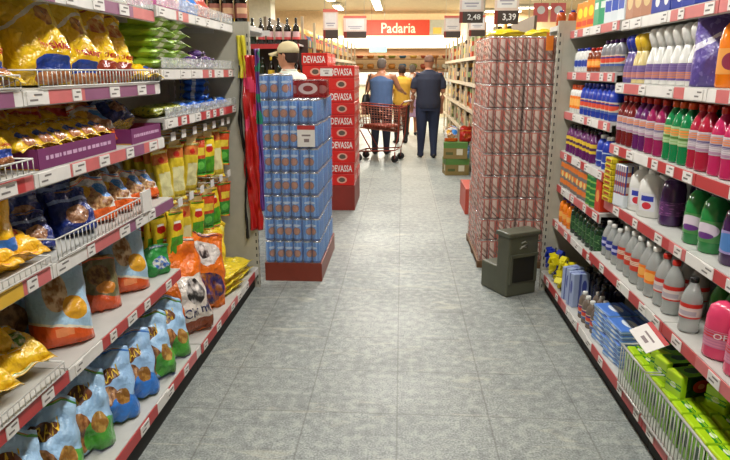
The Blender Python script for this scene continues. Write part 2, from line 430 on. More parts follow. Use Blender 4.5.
def make_bag(name, mat, w, h, d, seed=1, standing=True, texts=(), back=None, crk=.05, droop=.06, boxy=4.0, sealm=None, nu=14, nv=16, topw=1.0):
    r = root(name)
    F = bag_fn(w, h, d, seed, standing, 1, crk, droop, boxy, topw); B = bag_fn(w, h, d, seed, standing, -1, crk, droop, boxy, topw)
    m = MB(); a = m.grid(F, nu, nv, 0); b = m.grid(B, nu, nv, 1 if back else 0, flip=True)
    for i in range(nu): m.face([a[0][i], b[0][i], b[0][i+1], a[0][i+1]], 0)
    for j in range(nv):
        m.face([a[j][0], a[j+1][0], b[j+1][0], b[j][0]], 0, True); m.face([a[j][nu], b[j][nu], b[j+1][nu], a[j+1][nu]], 0, True)
    m.build('bag_body', [mat, back or mat], r, merge=.0008)
    # crimped seal strip(s)
    def seal(v0, sgn):
        m = MB()
        def g(u, v):
            p = F(u, v0); return Vector((p.x, p.y+.0015*math.sin(v*9)+.012*v*math.sin(u*5+seed), p.z + sgn*v*.02))
        m.grid(g, nu, 3); 
        o = m.build('top_seal' if sgn > 0 else 'bottom_seal', sealm or mat, r); 
        md = o.modifiers.new('s', 'SOLIDIFY'); md.thickness = .0015
    seal(1.0, 1)
    if not standing: seal(0.0, -1)
    for (s, box, tm, tilt) in texts:
        text_on(s, lambda u, v: F(u, v, .0025), box, tm, r, tilt)
    return r
ink_red = P('ink_red',(.75,.15,.1),.4); ink_yel = P('ink_yellow',(.97,.80,.25),.4); ink_wht = P('ink_white',(.92,.92,.9),.4); ink_navy = P('ink_navy',(.1,.13,.35),.4)

m_frisk = G('yellow_cat_food_print', (.90,.73,.10), [('h',1.02,.5,1,1.5,(.95,.82,.2)),('h',.60,-.35,1,.64,(.92,.9,.85)),('e',.62,.2,.3,.13,(.14,.28,.66)),('p',.62,.08,.28,.08,(.75,.5,.3),(.6,.35,.2)),('p',.7,.74,.15,.1,(.6,.35,.15),(.8,.6,.3))], .2, .04, crinkle=.9, coat=.6)
m_frisk2 = G('yellow_red_cat_food_print', (.93,.75,.10), [('h',.66,-.3,1,.72,(.95,.88,.7)),('e',.55,.2,.34,.14,(.55,.2,.12)),('p',.5,.07,.3,.08,(.8,.35,.15),(.5,.25,.15)),('p',.6,.8,.2,.1,(.75,.4,.2),(.85,.7,.4))], .2, .04, crinkle=.9, coat=.6)
m_blue = G('light_blue_dog_food_print', (.62,.77,.90), [('h',.84,0,1,1.2,(.66,.80,.92)),('e',.46,.73,.26,.10,(.42,.24,.12)),('p',.36,.30,.24,.26,(.45,.25,.12),(.72,.5,.28)),('e',.78,.18,.34,.25,(.30,.62,.22)),('p',.74,.36,.15,.13,(.55,.38,.15),(.75,.6,.3)),('h',-1,.25,1,.1,(.15,.4,.75))], .3, .06, crinkle=.6, coat=.3)
m_blueb = G('blue_dog_food_print', (.60,.75,.90), [('e',.45,.70,.26,.10,(.42,.24,.12)),('p',.38,.36,.24,.22,(.42,.25,.14),(.78,.6,.42)),('e',.72,.14,.42,.24,(.20,.47,.80)),('p',.70,.36,.14,.11,(.5,.33,.12),(.7,.52,.25)),('h',-1,.1,1,.07,(.15,.4,.22))], .3, .06, crinkle=.6, coat=.3)
m_orng = G('orange_base_dog_food_print', (.66,.80,.90), [('p',.45,.66,.2,.24,(.6,.4,.2),(.85,.75,.6)),('h',-1,.22,1,.34,(.85,.34,.12)),('e',.72,.44,.2,.14,(.85,.62,.15)),('r',.35,.65,.12,.22,(.9,.55,.35)),('h',.335,.22,1,.37,(.9,.88,.8))], .3, .05, crinkle=.6, coat=.3)
m_brown = G('brown_orange_dog_food_print', (.42,.40,.26), [('p',.5,.7,.3,.2,(.35,.22,.12),(.55,.42,.22)),('h',-1,.22,1,.42,(.82,.32,.12)),('e',.6,.45,.24,.12,(.8,.5,.15))], .3, .05, crinkle=.6, coat=.3)
m_champ = G('orange_bag_print', (.93,.45,.07), [('r',.50,.98,.12,.62,(.90,.86,.82)),('p',.74,.46,.15,.14,(.15,.12,.12),(.85,.82,.8)),('r',.38,.98,.0,.14,(.55,.25,.1)),('e',.35,.72,.16,.08,(.96,.6,.25))], .3, .06, crinkle=.8, coat=.3)
m_champ2 = G('orange_navy_bag_print', (.92,.46,.10), [('e',.5,.78,.36,.16,(.85,.82,.8)),('p',.45,.8,.15,.1,(.2,.15,.15),(.85,.8,.78)),('p',.5,.3,.4,.22,(.2,.15,.4),(.6,.35,.12))], .3, .06, crinkle=.8, coat=.3)
m_yelp = G('yellow_bag_print', (.93,.80,.15), [('e',.5,.45,.25,.2,(.8,.2,.15)),('h',.86,0,1,.95,(.9,.85,.4))], .3, .06, crinkle=.7, coat=.3)
m_navy = G('navy_bag_print', (.12,.19,.47), [('p',.5,.42,.26,.24,(.5,.32,.2),(.72,.55,.42)),('h',.78,0,1,.86,(.55,.65,.85))], .25, .07, crinkle=.7, coat=.4)
m_pad = G('green_flat_bag_print', (.60,.74,.22), [('h',.40,1,0,.62,(.90,.90,.84)),('n',7,.66,(.45,.6,.15))], .35, .05, crinkle=.4)
m_ygw = G('yellow_green_bag_print', (.90,.72,.12), [('p',.5,.5,.3,.25,(.3,.5,.15),(.9,.85,.7)),('h',.8,0,1,.9,(.85,.85,.8))], .25, .06, crinkle=.8, coat=.4)
m_redb = G('red_bag_print', (.68,.13,.10), [('p',.5,.4,.28,.2,(.8,.4,.15),(.5,.1,.08)),('h',.75,0,1,.8,(.85,.6,.2))], .3, .06, crinkle=.6)
m_mix = G('orange_blue_bag_print', (.86,.86,.84), [('p',.5,.5,.35,.3,(.55,.35,.2),(.8,.65,.45)),('h',-1,0,1,.26,(.88,.38,.12)),('e',.75,.7,.22,.2,(.2,.5,.8)),('e',.25,.75,.15,.15,(.9,.7,.2))], .3, .06, crinkle=.6, coat=.3)
m_bluesm = G('blue_small_bag_print', (.15,.38,.75), [('h',.45,0,1,.62,(.85,.88,.92)),('e',.4,.3,.2,.14,(.6,.75,.9))], .3, .05, crinkle=.6)
m_green = G('green_bag_print', (.18,.55,.25), [('p',.5,.5,.3,.25,(.2,.4,.7),(.85,.85,.8))], .3, .05, crinkle=.6)
m_prple = G('purple_white_pack_print', (.85,.83,.85), [('s',3,0,.45,(.35,.22,.5)),('e',.5,.5,.3,.2,(.75,.55,.7))], .3, .05, crinkle=.4)
m_hangy = G('yellow_hang_pack_print', (.84,.74,.18), [('r',.15,.85,.12,.62,(.86,.84,.62)),('r',.0,1,.80,1,(.8,.45,.2)),('e',.5,.88,.2,.06,(.75,.15,.1))], .3, .04, crinkle=.4)
m_hangr = G('red_green_hang_pack_print', (.78,.28,.12), [('r',.0,1,.0,.45,(.22,.58,.18)),('r',.15,.85,.55,.78,(.9,.8,.25)),('e',.5,.25,.3,.12,(.4,.75,.3))], .3, .04, crinkle=.4)
m_hangg = G('green_yellow_hang_pack_print', (.90,.78,.15), [('r',.1,.9,.0,.5,(.30,.62,.12)),('e',.5,.72,.28,.1,(.8,.15,.12)),('r',.3,.7,.8,.86,(.95,.93,.9))], .3, .04, crinkle=.4)
m_lblue = G('cyan_bag_print', (.40,.56,.68), [('p',.5,.45,.36,.3,(.42,.3,.2),(.62,.5,.35)),('h',.75,0,1,.9,(.25,.42,.62))], .3, .06, crinkle=.6)

def bag_maker(name, mat, w, h, d, **k): return lambda: make_bag(name, mat, w, h, d, **k)
bagn = [0]
def put_bag(key, maker, x, y, z, ang, label, group=None, lean=0, scale=1.0, cat='bag', roll=0):
    """ang: 90 faces the aisle from the left side, smaller turns towards the entrance of the aisle"""
    return spawn(key, maker, (x, y, z), (R(lean), R(roll), R(ang)), label, cat, group, scale)

# left, second shelf from top: yellow cat food
mk = bag_maker('pet_food_bag', m_frisk, .23, .285, .15, seed=2, texts=[('Friskies',(.46,.90,.38,.475),ink_red,-.03)], boxy=6, crk=.07)
mk2 = bag_maker('pet_food_bag', m_frisk2, .2, .265, .13, seed=5, texts=[('Friskies',(.28,.86,.38,.475),ink_red,-.03)], boxy=6, crk=.07)
gF = 'yellow cat food bags on the left shelf'
S2 = 1.417
put_bag('fr1', mk, -1.21, 2.03, S2, 62, 'tallest yellow cat food bag with blue oval, at front behind the wire guard', gF, scale=1.0, lean=-5)
put_bag('fr1', mk, -1.22, 2.245, S2, 66, 'yellow cat food bag with blue oval, just right of the tallest one', gF, scale=.93)
put_bag('fr2', mk2, -1.21, 2.42, S2, 66, 'yellow cat food bag with brown oval, left one of the pair', gF)
put_bag('fr2', mk2, -1.22, 2.59, S2, 70, 'yellow cat food bag with brown oval, right one of the pair', gF, scale=.95)
put_bag('fr1', mk, -1.26, 1.76, S2, 60, 'shaded yellow cat food bag left of the tallest one, second shelf', gF, scale=.92)
for k, (x, y) in enumerate([(-1.38,2.1),(-1.38,2.32),(-1.38,2.55)]):
    put_bag('fr2', mk2, x, y, S2, 80, 'yellow cat food bag in the back row, %s from the left' % ORD[k], gF, scale=.95)
mky = bag_maker('pet_food_bag', m_frisk, .13, .15, .05, seed=9, standing=False, crk=.06)
for k, (x, y, a) in enumerate([(-1.14,1.56,70),(-1.14,1.68,75),(-1.15,1.44,72)]):
    put_bag('ysm', mky, x+.05, y, S2+.03, a, 'small yellow pouch lying behind the wire guard, %s toward the camera' % ORD[[1,0,2][k]], 'small yellow pouches', lean=-80)
for k, y in enumerate([2.66,2.72]):
    put_bag('ysm', mky, -1.13+.05*k, y, S2+.03, 80, ['small yellow pouch lying right of the brown-oval bags, nearer one','small yellow pouch lying right of the brown-oval bags, farther one'][k], 'small yellow pouches', lean=-78)

# left top shelf (just under the frame edge)
def ball_pack(name, mat):
    def f(): return make_bag(name, mat, .2, .14, .12, seed=4, crk=.05, boxy=3)
    return f
for k, (key, col, y, lab) in enumerate([('pinkp',(.85,.45,.68),3.2,'pink glossy pack on the top left shelf'),('bluep',(.2,.5,.85),3.5,'bright blue round pack right of the pink pack'),('redp',(.75,.3,.25),3.72,'red and orange pack at far end of top left shelf')]):
    put_bag(key, ball_pack('snack_pack', G(key+'_print', col, [('n',4,.6,(.85,.6,.4))], .3, .05, crinkle=.4)), -1.2, y, 1.747, 75, lab)
put_bag('pinkp', None, -1.2, 3.0, 1.747, 75, 'pink glossy pack, nearer of two on the top left shelf')
PROTO['pinkp']['label'] = 'pink glossy pack, farther of two on the top left shelf'

# left far bay, green flat bags in stacks + small purple packs
mkp = bag_maker('flat_bag', m_pad, .27, .19, .055, seed=3, standing=False, crk=.04, boxy=6)
for c, y in enumerate([2.92, 3.14]):
    for k in range(5 if c == 0 else 5):
        put_bag('pad', mkp, -1.1-.005*c-random.random()*.006, y+random.uniform(-.006,.006), 1.476+.024+k*.047, 90,
                'green and white flat bag, %s from the bottom of the %s stack' % (ORD[k], ['nearer','farther'][c]), 'green flat bags in two stacks', lean=-90)
for o in list(COL.objects):
    if o.name.startswith('flat_bag'): o.location.x -= .19; 
for o in list(COL.objects):
    if o.name.startswith('flat_bag'): o.location.x += .19
mks = bag_maker('snack_pack', m_prple, .1, .075, .035, seed=6, standing=False, crk=.05)
for k, (x, y, z) in enumerate([(-1.13,3.45,0),(-1.13,3.57,0),(-1.14,3.70,0),(-1.14,3.83,0),(-1.13,3.5,.032),(-1.14,3.65,.032),(-1.14,3.78,.032),(-1.14,3.6,.064)]):
    put_bag('prp', mks, x, y, 1.478+.018+z, 90+k*3, 'small purple and white pack beside the green bags, %s of the heap' % ORD[k], 'heap of purple packs', lean=-90)
mkb = bag_maker('snack_pack', m_bluesm, .16, .12, .045, seed=7, standing=False, crk=.06)
for k, (x, y, z) in enumerate([(-1.12,3.22,0),(-1.12,3.4,0),(-1.12,3.58,0),(-1.13,3.75,0),(-1.14,3.62,.042),(-1.15,3.66,.084),(-1.15,3.66,.124),(-1.12,3.93,0)]):
    put_bag('bls', mkb, x, y, 1.258+.024+z, 88+k*4, 'small blue snack bag on third shelf beside end panel, %s of the heap' % ORD[k], 'heap of small blue bags', lean=-90)
mkg = bag_maker('snack_pack', m_green, .15, .12, .045, seed=8, standing=False)
for k, y in enumerate([2.87,3.0,3.12]):
    put_bag('grs', bag_maker('snack_pack', G('olive_pack_print',(.55,.55,.15),[('n',6,.55,(.25,.35,.15))],.3,.05,crinkle=.4), .13,.12,.045, seed=8, standing=False), -1.12, y, 1.258+.024, 88, 'olive green snack bag lying on third shelf, %s from the left' % ORD[k], 'olive snack bags', lean=-90)

# left third shelf: purple display tray with yellow pouches, bags behind
def tray():
    r = root('display_tray'); mt = P('tray_card_purple',(.45,.16,.38),.5); my = P('tray_card_yellow',(.85,.65,.12),.5)
    MB().box(-.004,0,-.26,.26,0,.062).build('front_edge', mt, r)
    MB().box(-.3,-.004,-.26,.26,0,.004).build('tray_base', my, r)
    for s in (-1,1): MB().box(-.3,-.004,s*.26-.002,s*.26+.002,.004,.062).build('tray_side', mt, r)
    m = MB(); rn = random.Random(3); p = -.22
    while p < .2:
        l = rn.uniform(.01,.03); m.box(.0,.0006,p,p+l,.026,.038); p += l+rn.uniform(.004,.014)
    m.build('print_line', P('tray_print',(.8,.65,.78),.5), r)
    return r
spawn('tray', tray, (-1.088,2.06,1.176), 0, 'purple edged display tray full of yellow pouches', 'tray')
spawn('tray', tray, (-1.088,2.62,1.176), 0, 'purple edged display tray holding blue bags, farther one', 'tray', None, (1,.6,1))
for k in range(6):
    put_bag('ysm', mky, -1.13, 1.83+k*.09, 1.176+.066, 84+random.uniform(-6,6), 'yellow pouch in the purple tray, %s from the left' % ORD[k], 'yellow pouches in the tray', lean=-74)
for k in range(5):
    put_bag('ysm', mky, -1.25, 1.86+k*.1, 1.176+.07, 84+random.uniform(-6,6), 'yellow pouch behind the tray front row, %s from the left' % ORD[k], 'yellow pouches behind the tray', lean=-60)
mkm = bag_maker('pet_food_bag', m_mix, .2, .2, .08, seed=11, crk=.08)
mkn = bag_maker('pet_food_bag', m_navy, .22, .2, .11, seed=12, crk=.1)
mkr = bag_maker('pet_food_bag', m_redb, .2, .2, .09, seed=13, crk=.08)
mkl = bag_maker('pet_food_bag', m_lblue, .2, .22, .1, seed=14, crk=.08)
put_bag('navy', mkn, -1.19, 2.6, 1.24, 75, 'bright blue bag lying on the farther purple tray', lean=-45, scale=.75)
put_bag('mixb', mkm, -1.19, 2.42, 1.18, 70, 'white and blue bag with dog picture, between the two trays', lean=-35, scale=.9)
for k, (x, y) in enumerate([(-1.33,2.15),(-1.33,2.35),(-1.33,2.55),(-1.3,2.7)]):
    put_bag('redb', mkr, x, y, 1.178, 75, 'dark red bag in the shade of the third shelf, %s from the left' % ORD[k], 'red bags in the shade', lean=-10)
for k, (x, y) in enumerate([(-1.3,1.45),(-1.32,1.65),(-1.34,1.82),(-1.35,1.98)]):
    put_bag('fr2', mk2, x, y, 1.178, 75, 'shaded yellow bag at back of third shelf, %s from the left' % ORD[k], 'yellow bags in the shade', scale=.72)
for k, (x, y) in enumerate([(-1.13,1.42),(-1.14,1.55),(-1.14,1.67)]):
    put_bag('fr1', mk, x, y, 1.2, 78, 'little yellow bag behind the low wire rail, %s from the camera' % ORD[k], 'little yellow bags behind wire', scale=.45, lean=-20)

# left fourth shelf
mkyt = bag_maker('pet_food_bag', G('yellow_bag_blue_band_print',(.93,.72,.10),[('r',.05,.95,.28,.45,(.2,.42,.72)),('e',.4,.78,.2,.08,(.15,.25,.55)),('p',.5,.15,.3,.1,(.85,.4,.15),(.7,.3,.2))],.25,.05,crinkle=.6,coat=.3), .18,.22,.09, seed=15, crk=.07)
put_bag('ytall', mkyt, -1.2, 1.66, .897, 62, 'standing yellow bag with a blue band at left frame edge')
put_bag('ytall', mkyt, -1.22, 1.46, .897, 62, 'standing yellow bag with a blue band, cut by the frame')
mkyl = bag_maker('pet_food_bag', G('yellow_orange_bag_print',(.93,.70,.12),[('p',.5,.5,.3,.22,(.88,.35,.12),(.9,.8,.6))],.22,.06,crinkle=.8,coat=.4), .19,.17,.07, seed=16, standing=False, crk=.09)
for k, (x, y, z) in enumerate([(-1.16,1.58,.93),(-1.15,1.42,.935),(-1.15,1.7,.93)]):
    put_bag('yly', mkyl, x+.03, y, z+.01, 75, 'glossy yellow bag lying behind low wire on fourth shelf, %s of three' % ORD[k], 'glossy yellow bags lying', lean=-80)
for k, (x, y, a, s, l) in enumerate([(-1.17,1.86,60,.62,-25),(-1.16,2.09,60,.75,-20),(-1.3,1.76,70,.95,0),(-1.32,1.98,70,1.0,0),(-1.34,1.56,70,.95,0),(-1.3,2.2,70,.9,0)]):
    put_bag('navy', mkn, x, y, .9, a, ['navy pet food bag with round brown picture, leaning behind wire basket front','blue pet food bag with round brown picture, second along the wire basket','dark navy bag standing behind the leaning navy bags, middle one','dark navy bag standing at the back of fourth shelf, right of middle','dark navy bag at the back behind the standing yellow bag','dark navy bag at the back of the shelf, farthest right one'][k], 'navy pet food bags', lean=l, scale=s)
for k, (x, y, s, l) in enumerate([(-1.16,2.27,.75,-20),(-1.16,2.44,.7,-25),(-1.16,2.6,.65,-25),(-1.15,2.72,.6,-30)]):
    put_bag('mixb', mkm, x, y, .9, 66, 'orange, white and blue bag along the wire basket, %s from the left' % ORD[k], 'orange white and blue bags', lean=l, scale=s*1.15)
for k, (x, y) in enumerate([(-1.3,2.36),(-1.3,2.52),(-1.32,2.68),(-1.38,2.3)]):
    put_bag('lbl', mkl, x, y, .9, 68, 'shaded light blue bag at back of fourth shelf, %s in row' % ORD[k], 'shaded light blue bags', lean=-8)

# left fifth shelf
mko = bag_maker('pet_food_bag', m_orng, .2, .265, .09, seed=17, crk=.06, texts=[('BONZO',(.3,.62,.09,.16),ink_wht,.02)]) if False else bag_maker('pet_food_bag', m_orng, .2, .265, .09, seed=17, crk=.06)
mkbr = bag_maker('pet_food_bag', m_brown, .2, .25, .09, seed=18, crk=.07)
S5 = .547
put_bag('orn', mko, -1.16, 1.93, S5, 40, 'light blue bag with orange base and dog picture, nearest on fifth shelf', 'orange based dog food bags', lean=-14, scale=1.05)
put_bag('orn', mko, -1.17, 2.47, S5, 42, 'light blue bag with orange base, farthest on fifth shelf', 'orange based dog food bags', scale=1.0, lean=-10)
put_bag('brn', mkbr, -1.18, 2.25, S5, 44, 'brown bag with orange base between two light blue ones', 'orange based dog food bags', scale=.82, lean=-8)
put_bag('brn', mkbr, -1.33, 2.12, S5, 50, 'brown bag in second row behind the orange-base bags', 'orange based dog food bags', scale=.92)
for k, (x, y) in enumerate([(-1.36,1.9),(-1.36,2.36),(-1.35,2.6),(-1.36,1.66)]):
    put_bag('lbl', mkl, x, y, S5, 60, 'shaded pale blue bag at back of fifth shelf, %s in row' % ['second','third','fourth','first'][k], 'pale blue bags at back of fifth shelf', scale=1.0)
put_bag('grn2', bag_maker('snack_pack', m_green, .14,.12,.06, seed=19, crk=.07), -1.13, 2.7, S5, 60, 'small green and blue bag at end of the fifth shelf')
mkyg = bag_maker('pet_food_bag', m_ygw, .2,.19,.08, seed=20, standing=False, crk=.1)
for k, (x, y, z, l) in enumerate([(-1.13,1.66,.045,-72),(-1.13,1.48,.045,-75),(-1.14,1.32,.045,-75),(-1.2,1.6,.10,-60),(-1.22,1.42,.1,-60)]):
    put_bag('ygw', mkyg, x, y, S5+z, 70, 'glossy yellow bag with green picture in the low wire tray, %s of five' % ORD[k], 'yellow green bags in wire tray', lean=l)

# left base: light blue bags with yellow lettering
mkb1 = bag_maker('pet_food_bag', m_blue, .2,.27,.1, seed=21, crk=.09, texts=[('GRAN',(.20,.70,.64,.82),ink_yel,.07)])
mkb2 = bag_maker('pet_food_bag', m_blueb, .2,.26,.1, seed=22, crk=.09, texts=[('GRAN',(.18,.68,.62,.79),ink_yel,.07)])
SB = .152
gb = 'light blue dog food bags on the base shelf'
mkb3 = bag_maker('pet_food_bag', m_blue, .2,.27,.11, seed=61, crk=.1, texts=[('GRAN',(.20,.70,.63,.80),ink_yel,.09)])
for k, (key, mkx, x, y, a, s, l) in enumerate([('b1',mkb1,-1.12,1.5,38,.98,0),('b3',mkb3,-1.12,1.70,36,1.0,2),('b1',mkb1,-1.11,1.90,36,.98,0),('b2',mkb2,-1.10,2.09,38,1.0,0),('b2',mkb2,-1.09,2.27,38,1.0,0),('b3',mkb3,-1.08,2.45,44,1.0,-3),('b1',mkb1,-1.07,2.64,42,.95,0)]):
    put_bag(key, mkx, x, y, SB, a, 'light blue dog food bag, front row of base shelf, %s from the camera' % ORD[k], gb, lean=l-13, scale=s*1.04)
for k, (x, y) in enumerate([(-1.33,1.62),(-1.33,1.84),(-1.32,2.06),(-1.32,2.28),(-1.31,2.5),(-1.31,2.7)]):
    put_bag('b1', mkb1, x, y, SB, 42, 'light blue dog food bag, second row of base shelf, %s from the camera' % ORD[k], gb, scale=1.0)
# big orange and yellow bags in the far bay
mkc = bag_maker('pet_food_bag', m_champ, .34,.47,.17, seed=23, crk=.1, droop=.03, texts=[('Champ',(.50,.99,.17,.31),ink_navy,.05)])
mkc2 = bag_maker('pet_food_bag', m_champ2, .27,.42,.15, seed=24, crk=.1)
put_bag('ch1', mkc, -1.13, 2.96, SB, 36, 'large orange dog food bag with white panel, standing on left base shelf', lean=-4, roll=-6)
put_bag('ch2', mkc2, -1.13, 3.30, SB, 42, 'orange and navy bag just behind the large orange bag', lean=-2, scale=1.0, roll=4)
mkye = bag_maker('pet_food_bag', m_yelp, .24,.34,.1, seed=25, crk=.08)
put_bag('yb', mkye, -1.17, 3.56, .27, 40, 'yellow bag with red mark leaning on flat yellow bags', lean=-25, roll=14)
put_bag('yb', mkye, -1.36, 3.62, SB, 60, 'yellow bag standing at back behind the orange bags')
mkyf = bag_maker('snack_pack', G('yellow_flat_print',(.90,.80,.16),[('n',5,.62,(.85,.82,.45))],.3,.05,crinkle=.6,coat=.3), .24,.2,.06, seed=26, standing=False, crk=.07)
for k in range(3):
    put_bag('yf', mkyf, -1.02+.008*k, 3.55, SB+.027+k*.048, 72, 'flat yellow bag lying at the shelf edge, %s from the bottom' % ORD[k], 'flat yellow bags', lean=-90)
for k in range(2):
    put_bag('yf', mkyf, -1.02, 3.83, SB+.027+k*.048, 80, 'flat yellow bag in the far end pile, %s one' % ['lower','upper'][k], 'flat yellow bags', lean=-90)

# hooks with hanging packs (part of the far left unit)
def hooks(unit, zs):
    for z, ys in zs:
        m = MB(); 
        m.tube([(-1.48,2.83,z),(-1.48,4.03,z)], .006, 6)
        o = m.build('hook_rail', chrome, unit); o.location = -Vector(unit.location)
        for y in ys:
            m = MB(); m.tube([(-1.475,y,z),(-1.12,y,z),(-1.105,y,z+.018)], .003, 5)
            m.tube([(-1.475,y,z+.03),(-1.10,y,z+.03)], .002, 5)
            o = m.build('hook', chrome, unit); o.location = -Vector(unit.location)
            m = MB(); m.box(-1.099,-1.096,y-.03,y+.03,z+.01,z+.05)
            t = m.build('price_tag', tagw, unit); t.location = -Vector(unit.location)
ys1 = [2.95,3.1,3.27,3.45,3.62,3.8,3.93]; ys2 = [2.98,3.15,3.33,3.52,3.7,3.88]
hooks(LC, [(1.13, ys1), (.80, ys2)])
def hang_maker(mat, w, h, seed):
    def f():
        r = make_bag('hanging_pack', mat, w, h, .035, seed=seed, standing=False, crk=.06, boxy=6)
        MB().box(-w*.32,w*.32,-.001,.001,h+.012,h+.045).build('hang_tab', P('hang_tab_card',(.85,.75,.5),.5), r)
        return r
    return f
hk = {'hy':hang_maker(m_hangy,.105,.26,31),'hr':hang_maker(m_hangr,.11,.2,32),'hg':hang_maker(m_hangg,.11,.22,33)}
hl = {'hy':'yellow and cream hanging snack pack','hr':'red and green hanging snack pack','hg':'yellow and green hanging pack'}
hh = {'hy':.26,'hr':.2,'hg':.22}
up = ['hy','hy','hy','hr','hg','hy','hr']; lo = ['hg','hy','hg','hr','hg','hr']
for zi, (z, ys, ks) in enumerate([(1.13,ys1,up),(.80,ys2,lo)]):
    for q, (y, k) in enumerate(zip(ys, ks)):
        for r_ in range(4):
            put_bag(k, hk[k], -1.15-.055*r_, y+random.uniform(-.006,.006), z-hh[k]-.035, 58+random.uniform(-9,9),
                    '%s, %s hook of %s rail, %s on it' % (hl[k], ORD[q], ['upper','lower'][zi], ORD[r_]), 'hanging packs on the pegs', cat='pack', roll=random.uniform(-5,5), lean=random.uniform(-5,5), scale=random.uniform(.9,1.03))

# ------------------------------------------------------------------ bottles
PR = {
 'soft': ([(.72,0),(.96,.012),(1,.04),(.97,.2),(1,.33),(1,.58),(.93,.68),(.68,.78),(.42,.86),(.33,.885),(.33,.92)], [(.40,.895),(.42,.90),(.42,.985),(.37,1.0)], (.30,.60)),
 'pet':  ([(.75,0),(.98,.02),(1,.05),(.92,.16),(1,.26),(1,.55),(.93,.66),(.6,.80),(.36,.88),(.33,.93)], [(.40,.91),(.42,.915),(.42,.99),(.36,1.0)], (.28,.55)),
 'bulb': ([(.95,0),(1,.02),(1,.30),(.86,.48),(.58,.60),(.48,.66)], [(.5,.65),(.74,.74),(.95,.82),(1,.89),(.84,.96),(.4,1.0)], (.08,.36)),
 'jug':  ([(.9,0),(1,.03),(1,.62),(.86,.78),(.5,.87),(.36,.9)], [(.44,.885),(.46,.89),(.46,.985),(.4,1.0)], (.18,.52)),
 'dome': ([(.8,0),(.97,.02),(1,.06),(.98,.3),(1,.5),(.98,.74),(.86,.90),(.55,.975),(.2,1.0)], None, (.22,.52)),
 'wine': ([(.9,0),(1,.02),(1,.56),(.93,.64),(.5,.75),(.36,.80),(.33,.94)], [(.37,.86),(.38,.865),(.38,1.0),(.34,1.003)], (.18,.48)),
 'tall': ([(.9,0),(1,.02),(1,.70),(.9,.77),(.55,.82),(.5,.84)], [(.6,.825),(.62,.83),(.6,.985),(.5,1.0)], (.15,.60)),
}
def bottle_maker(name, prof, h, r, body, cap, label, sy=1.0, handle=False, n=14, badge=None):
    def f():
        b, c, lz = PR[prof]; rt = root(name)
        MB().lathe(b, n, 1, sy, zmul=h, rmul=r).build('bottle_body', body, rt)
        if c: MB().lathe(c, n, 1, sy if sy < .7 else 1, zmul=h, rmul=r).build('cap', cap, rt)
        if label:
            def rad(z):
                for (ra, za), (rb, zb) in zip(b, b[1:]):
                    if za <= z <= zb and zb > za: return ra+(rb-ra)*(z-za)/(zb-za)
                return b[-1][0]
            zs = [lz[0]+(lz[1]-lz[0])*i/4 for i in range(5)]
            MB().lathe([(rad(z)+.02, z) for z in zs], n, 1, sy, zmul=h, rmul=r, cap=False).build('label', label, rt)
        if badge: flat_text(badge[0], badge[1], badge[2], badge[3], rt, (0,-r*sy*1.04,h*badge[4]))
        return rt
    return f
def plastic(name, col, tr=0.0, rough=.15): return P(name, col, rough, trans=tr, coat=.3)
c_red = plastic('cap_red',(.75,.14,.08)); c_org = plastic('cap_orange',(.88,.33,.12)); c_wht = plastic('cap_white',(.9,.9,.88)); c_blu = plastic('cap_blue',(.13,.2,.6)); c_blk = plastic('cap_black',(.06,.06,.07)); c_vio = plastic('cap_violet',(.3,.14,.45)); c_yel = plastic('cap_yellow',(.9,.75,.2))
l_wht = G('label_white_print',(.80,.76,.78),[('e',.5,.72,.16,.16,(.85,.5,.3)),('r',.36,.64,.42,.55,(.35,.3,.5)),('s',0,9,.35,(.66,.62,.66)),('e',.0,.7,.15,.15,(.8,.4,.3)),('r',.30,.7,.05,.18,(.65,.5,.6))],.4,.03)
l_grn = G('label_green_print',(.66,.76,.58),[('e',.5,.7,.16,.2,(.9,.55,.25)),('r',.3,.7,.3,.45,(.3,.45,.2)),('s',0,7,.3,(.5,.66,.4))],.4,.03)
l_yel = G('label_yellow_print',(.85,.72,.2),[('r',.3,.7,.3,.6,(.3,.15,.3))],.4,.03)
l_redw = G('label_red_white_print',(.86,.80,.78),[('h',.72,0,1,1.1,(.78,.16,.12)),('r',.3,.7,.2,.5,(.7,.66,.7)),('h',-1,0,1,.1,(.78,.16,.12))],.4,.03)
l_red = G('label_red_print',(.80,.22,.14),[('r',.32,.68,.4,.75,(.88,.78,.7)),('s',0,8,.25,(.7,.3,.22))],.4,.03)
l_orn = G('label_orange_print',(.92,.48,.12),[('e',.5,.5,.15,.3,(.95,.7,.35))],.4,.03)
l_pur = G('label_purple_back_print',(.38,.30,.52),[('r',.30,.72,.1,.5,(.82,.5,.28)),('s',0,10,.4,(.5,.42,.62))],.4,.03)
l_mix = G('label_multi_print',(.78,.74,.66),[('e',.5,.6,.2,.3,(.85,.3,.2)),('r',0,1,.0,.2,(.25,.35,.6)),('r',.3,.7,.7,.85,(.2,.2,.5))],.4,.03)
l_blu = G('label_blue_print',(.7,.75,.85),[('e',.5,.5,.2,.4,(.15,.25,.6))],.4,.03)
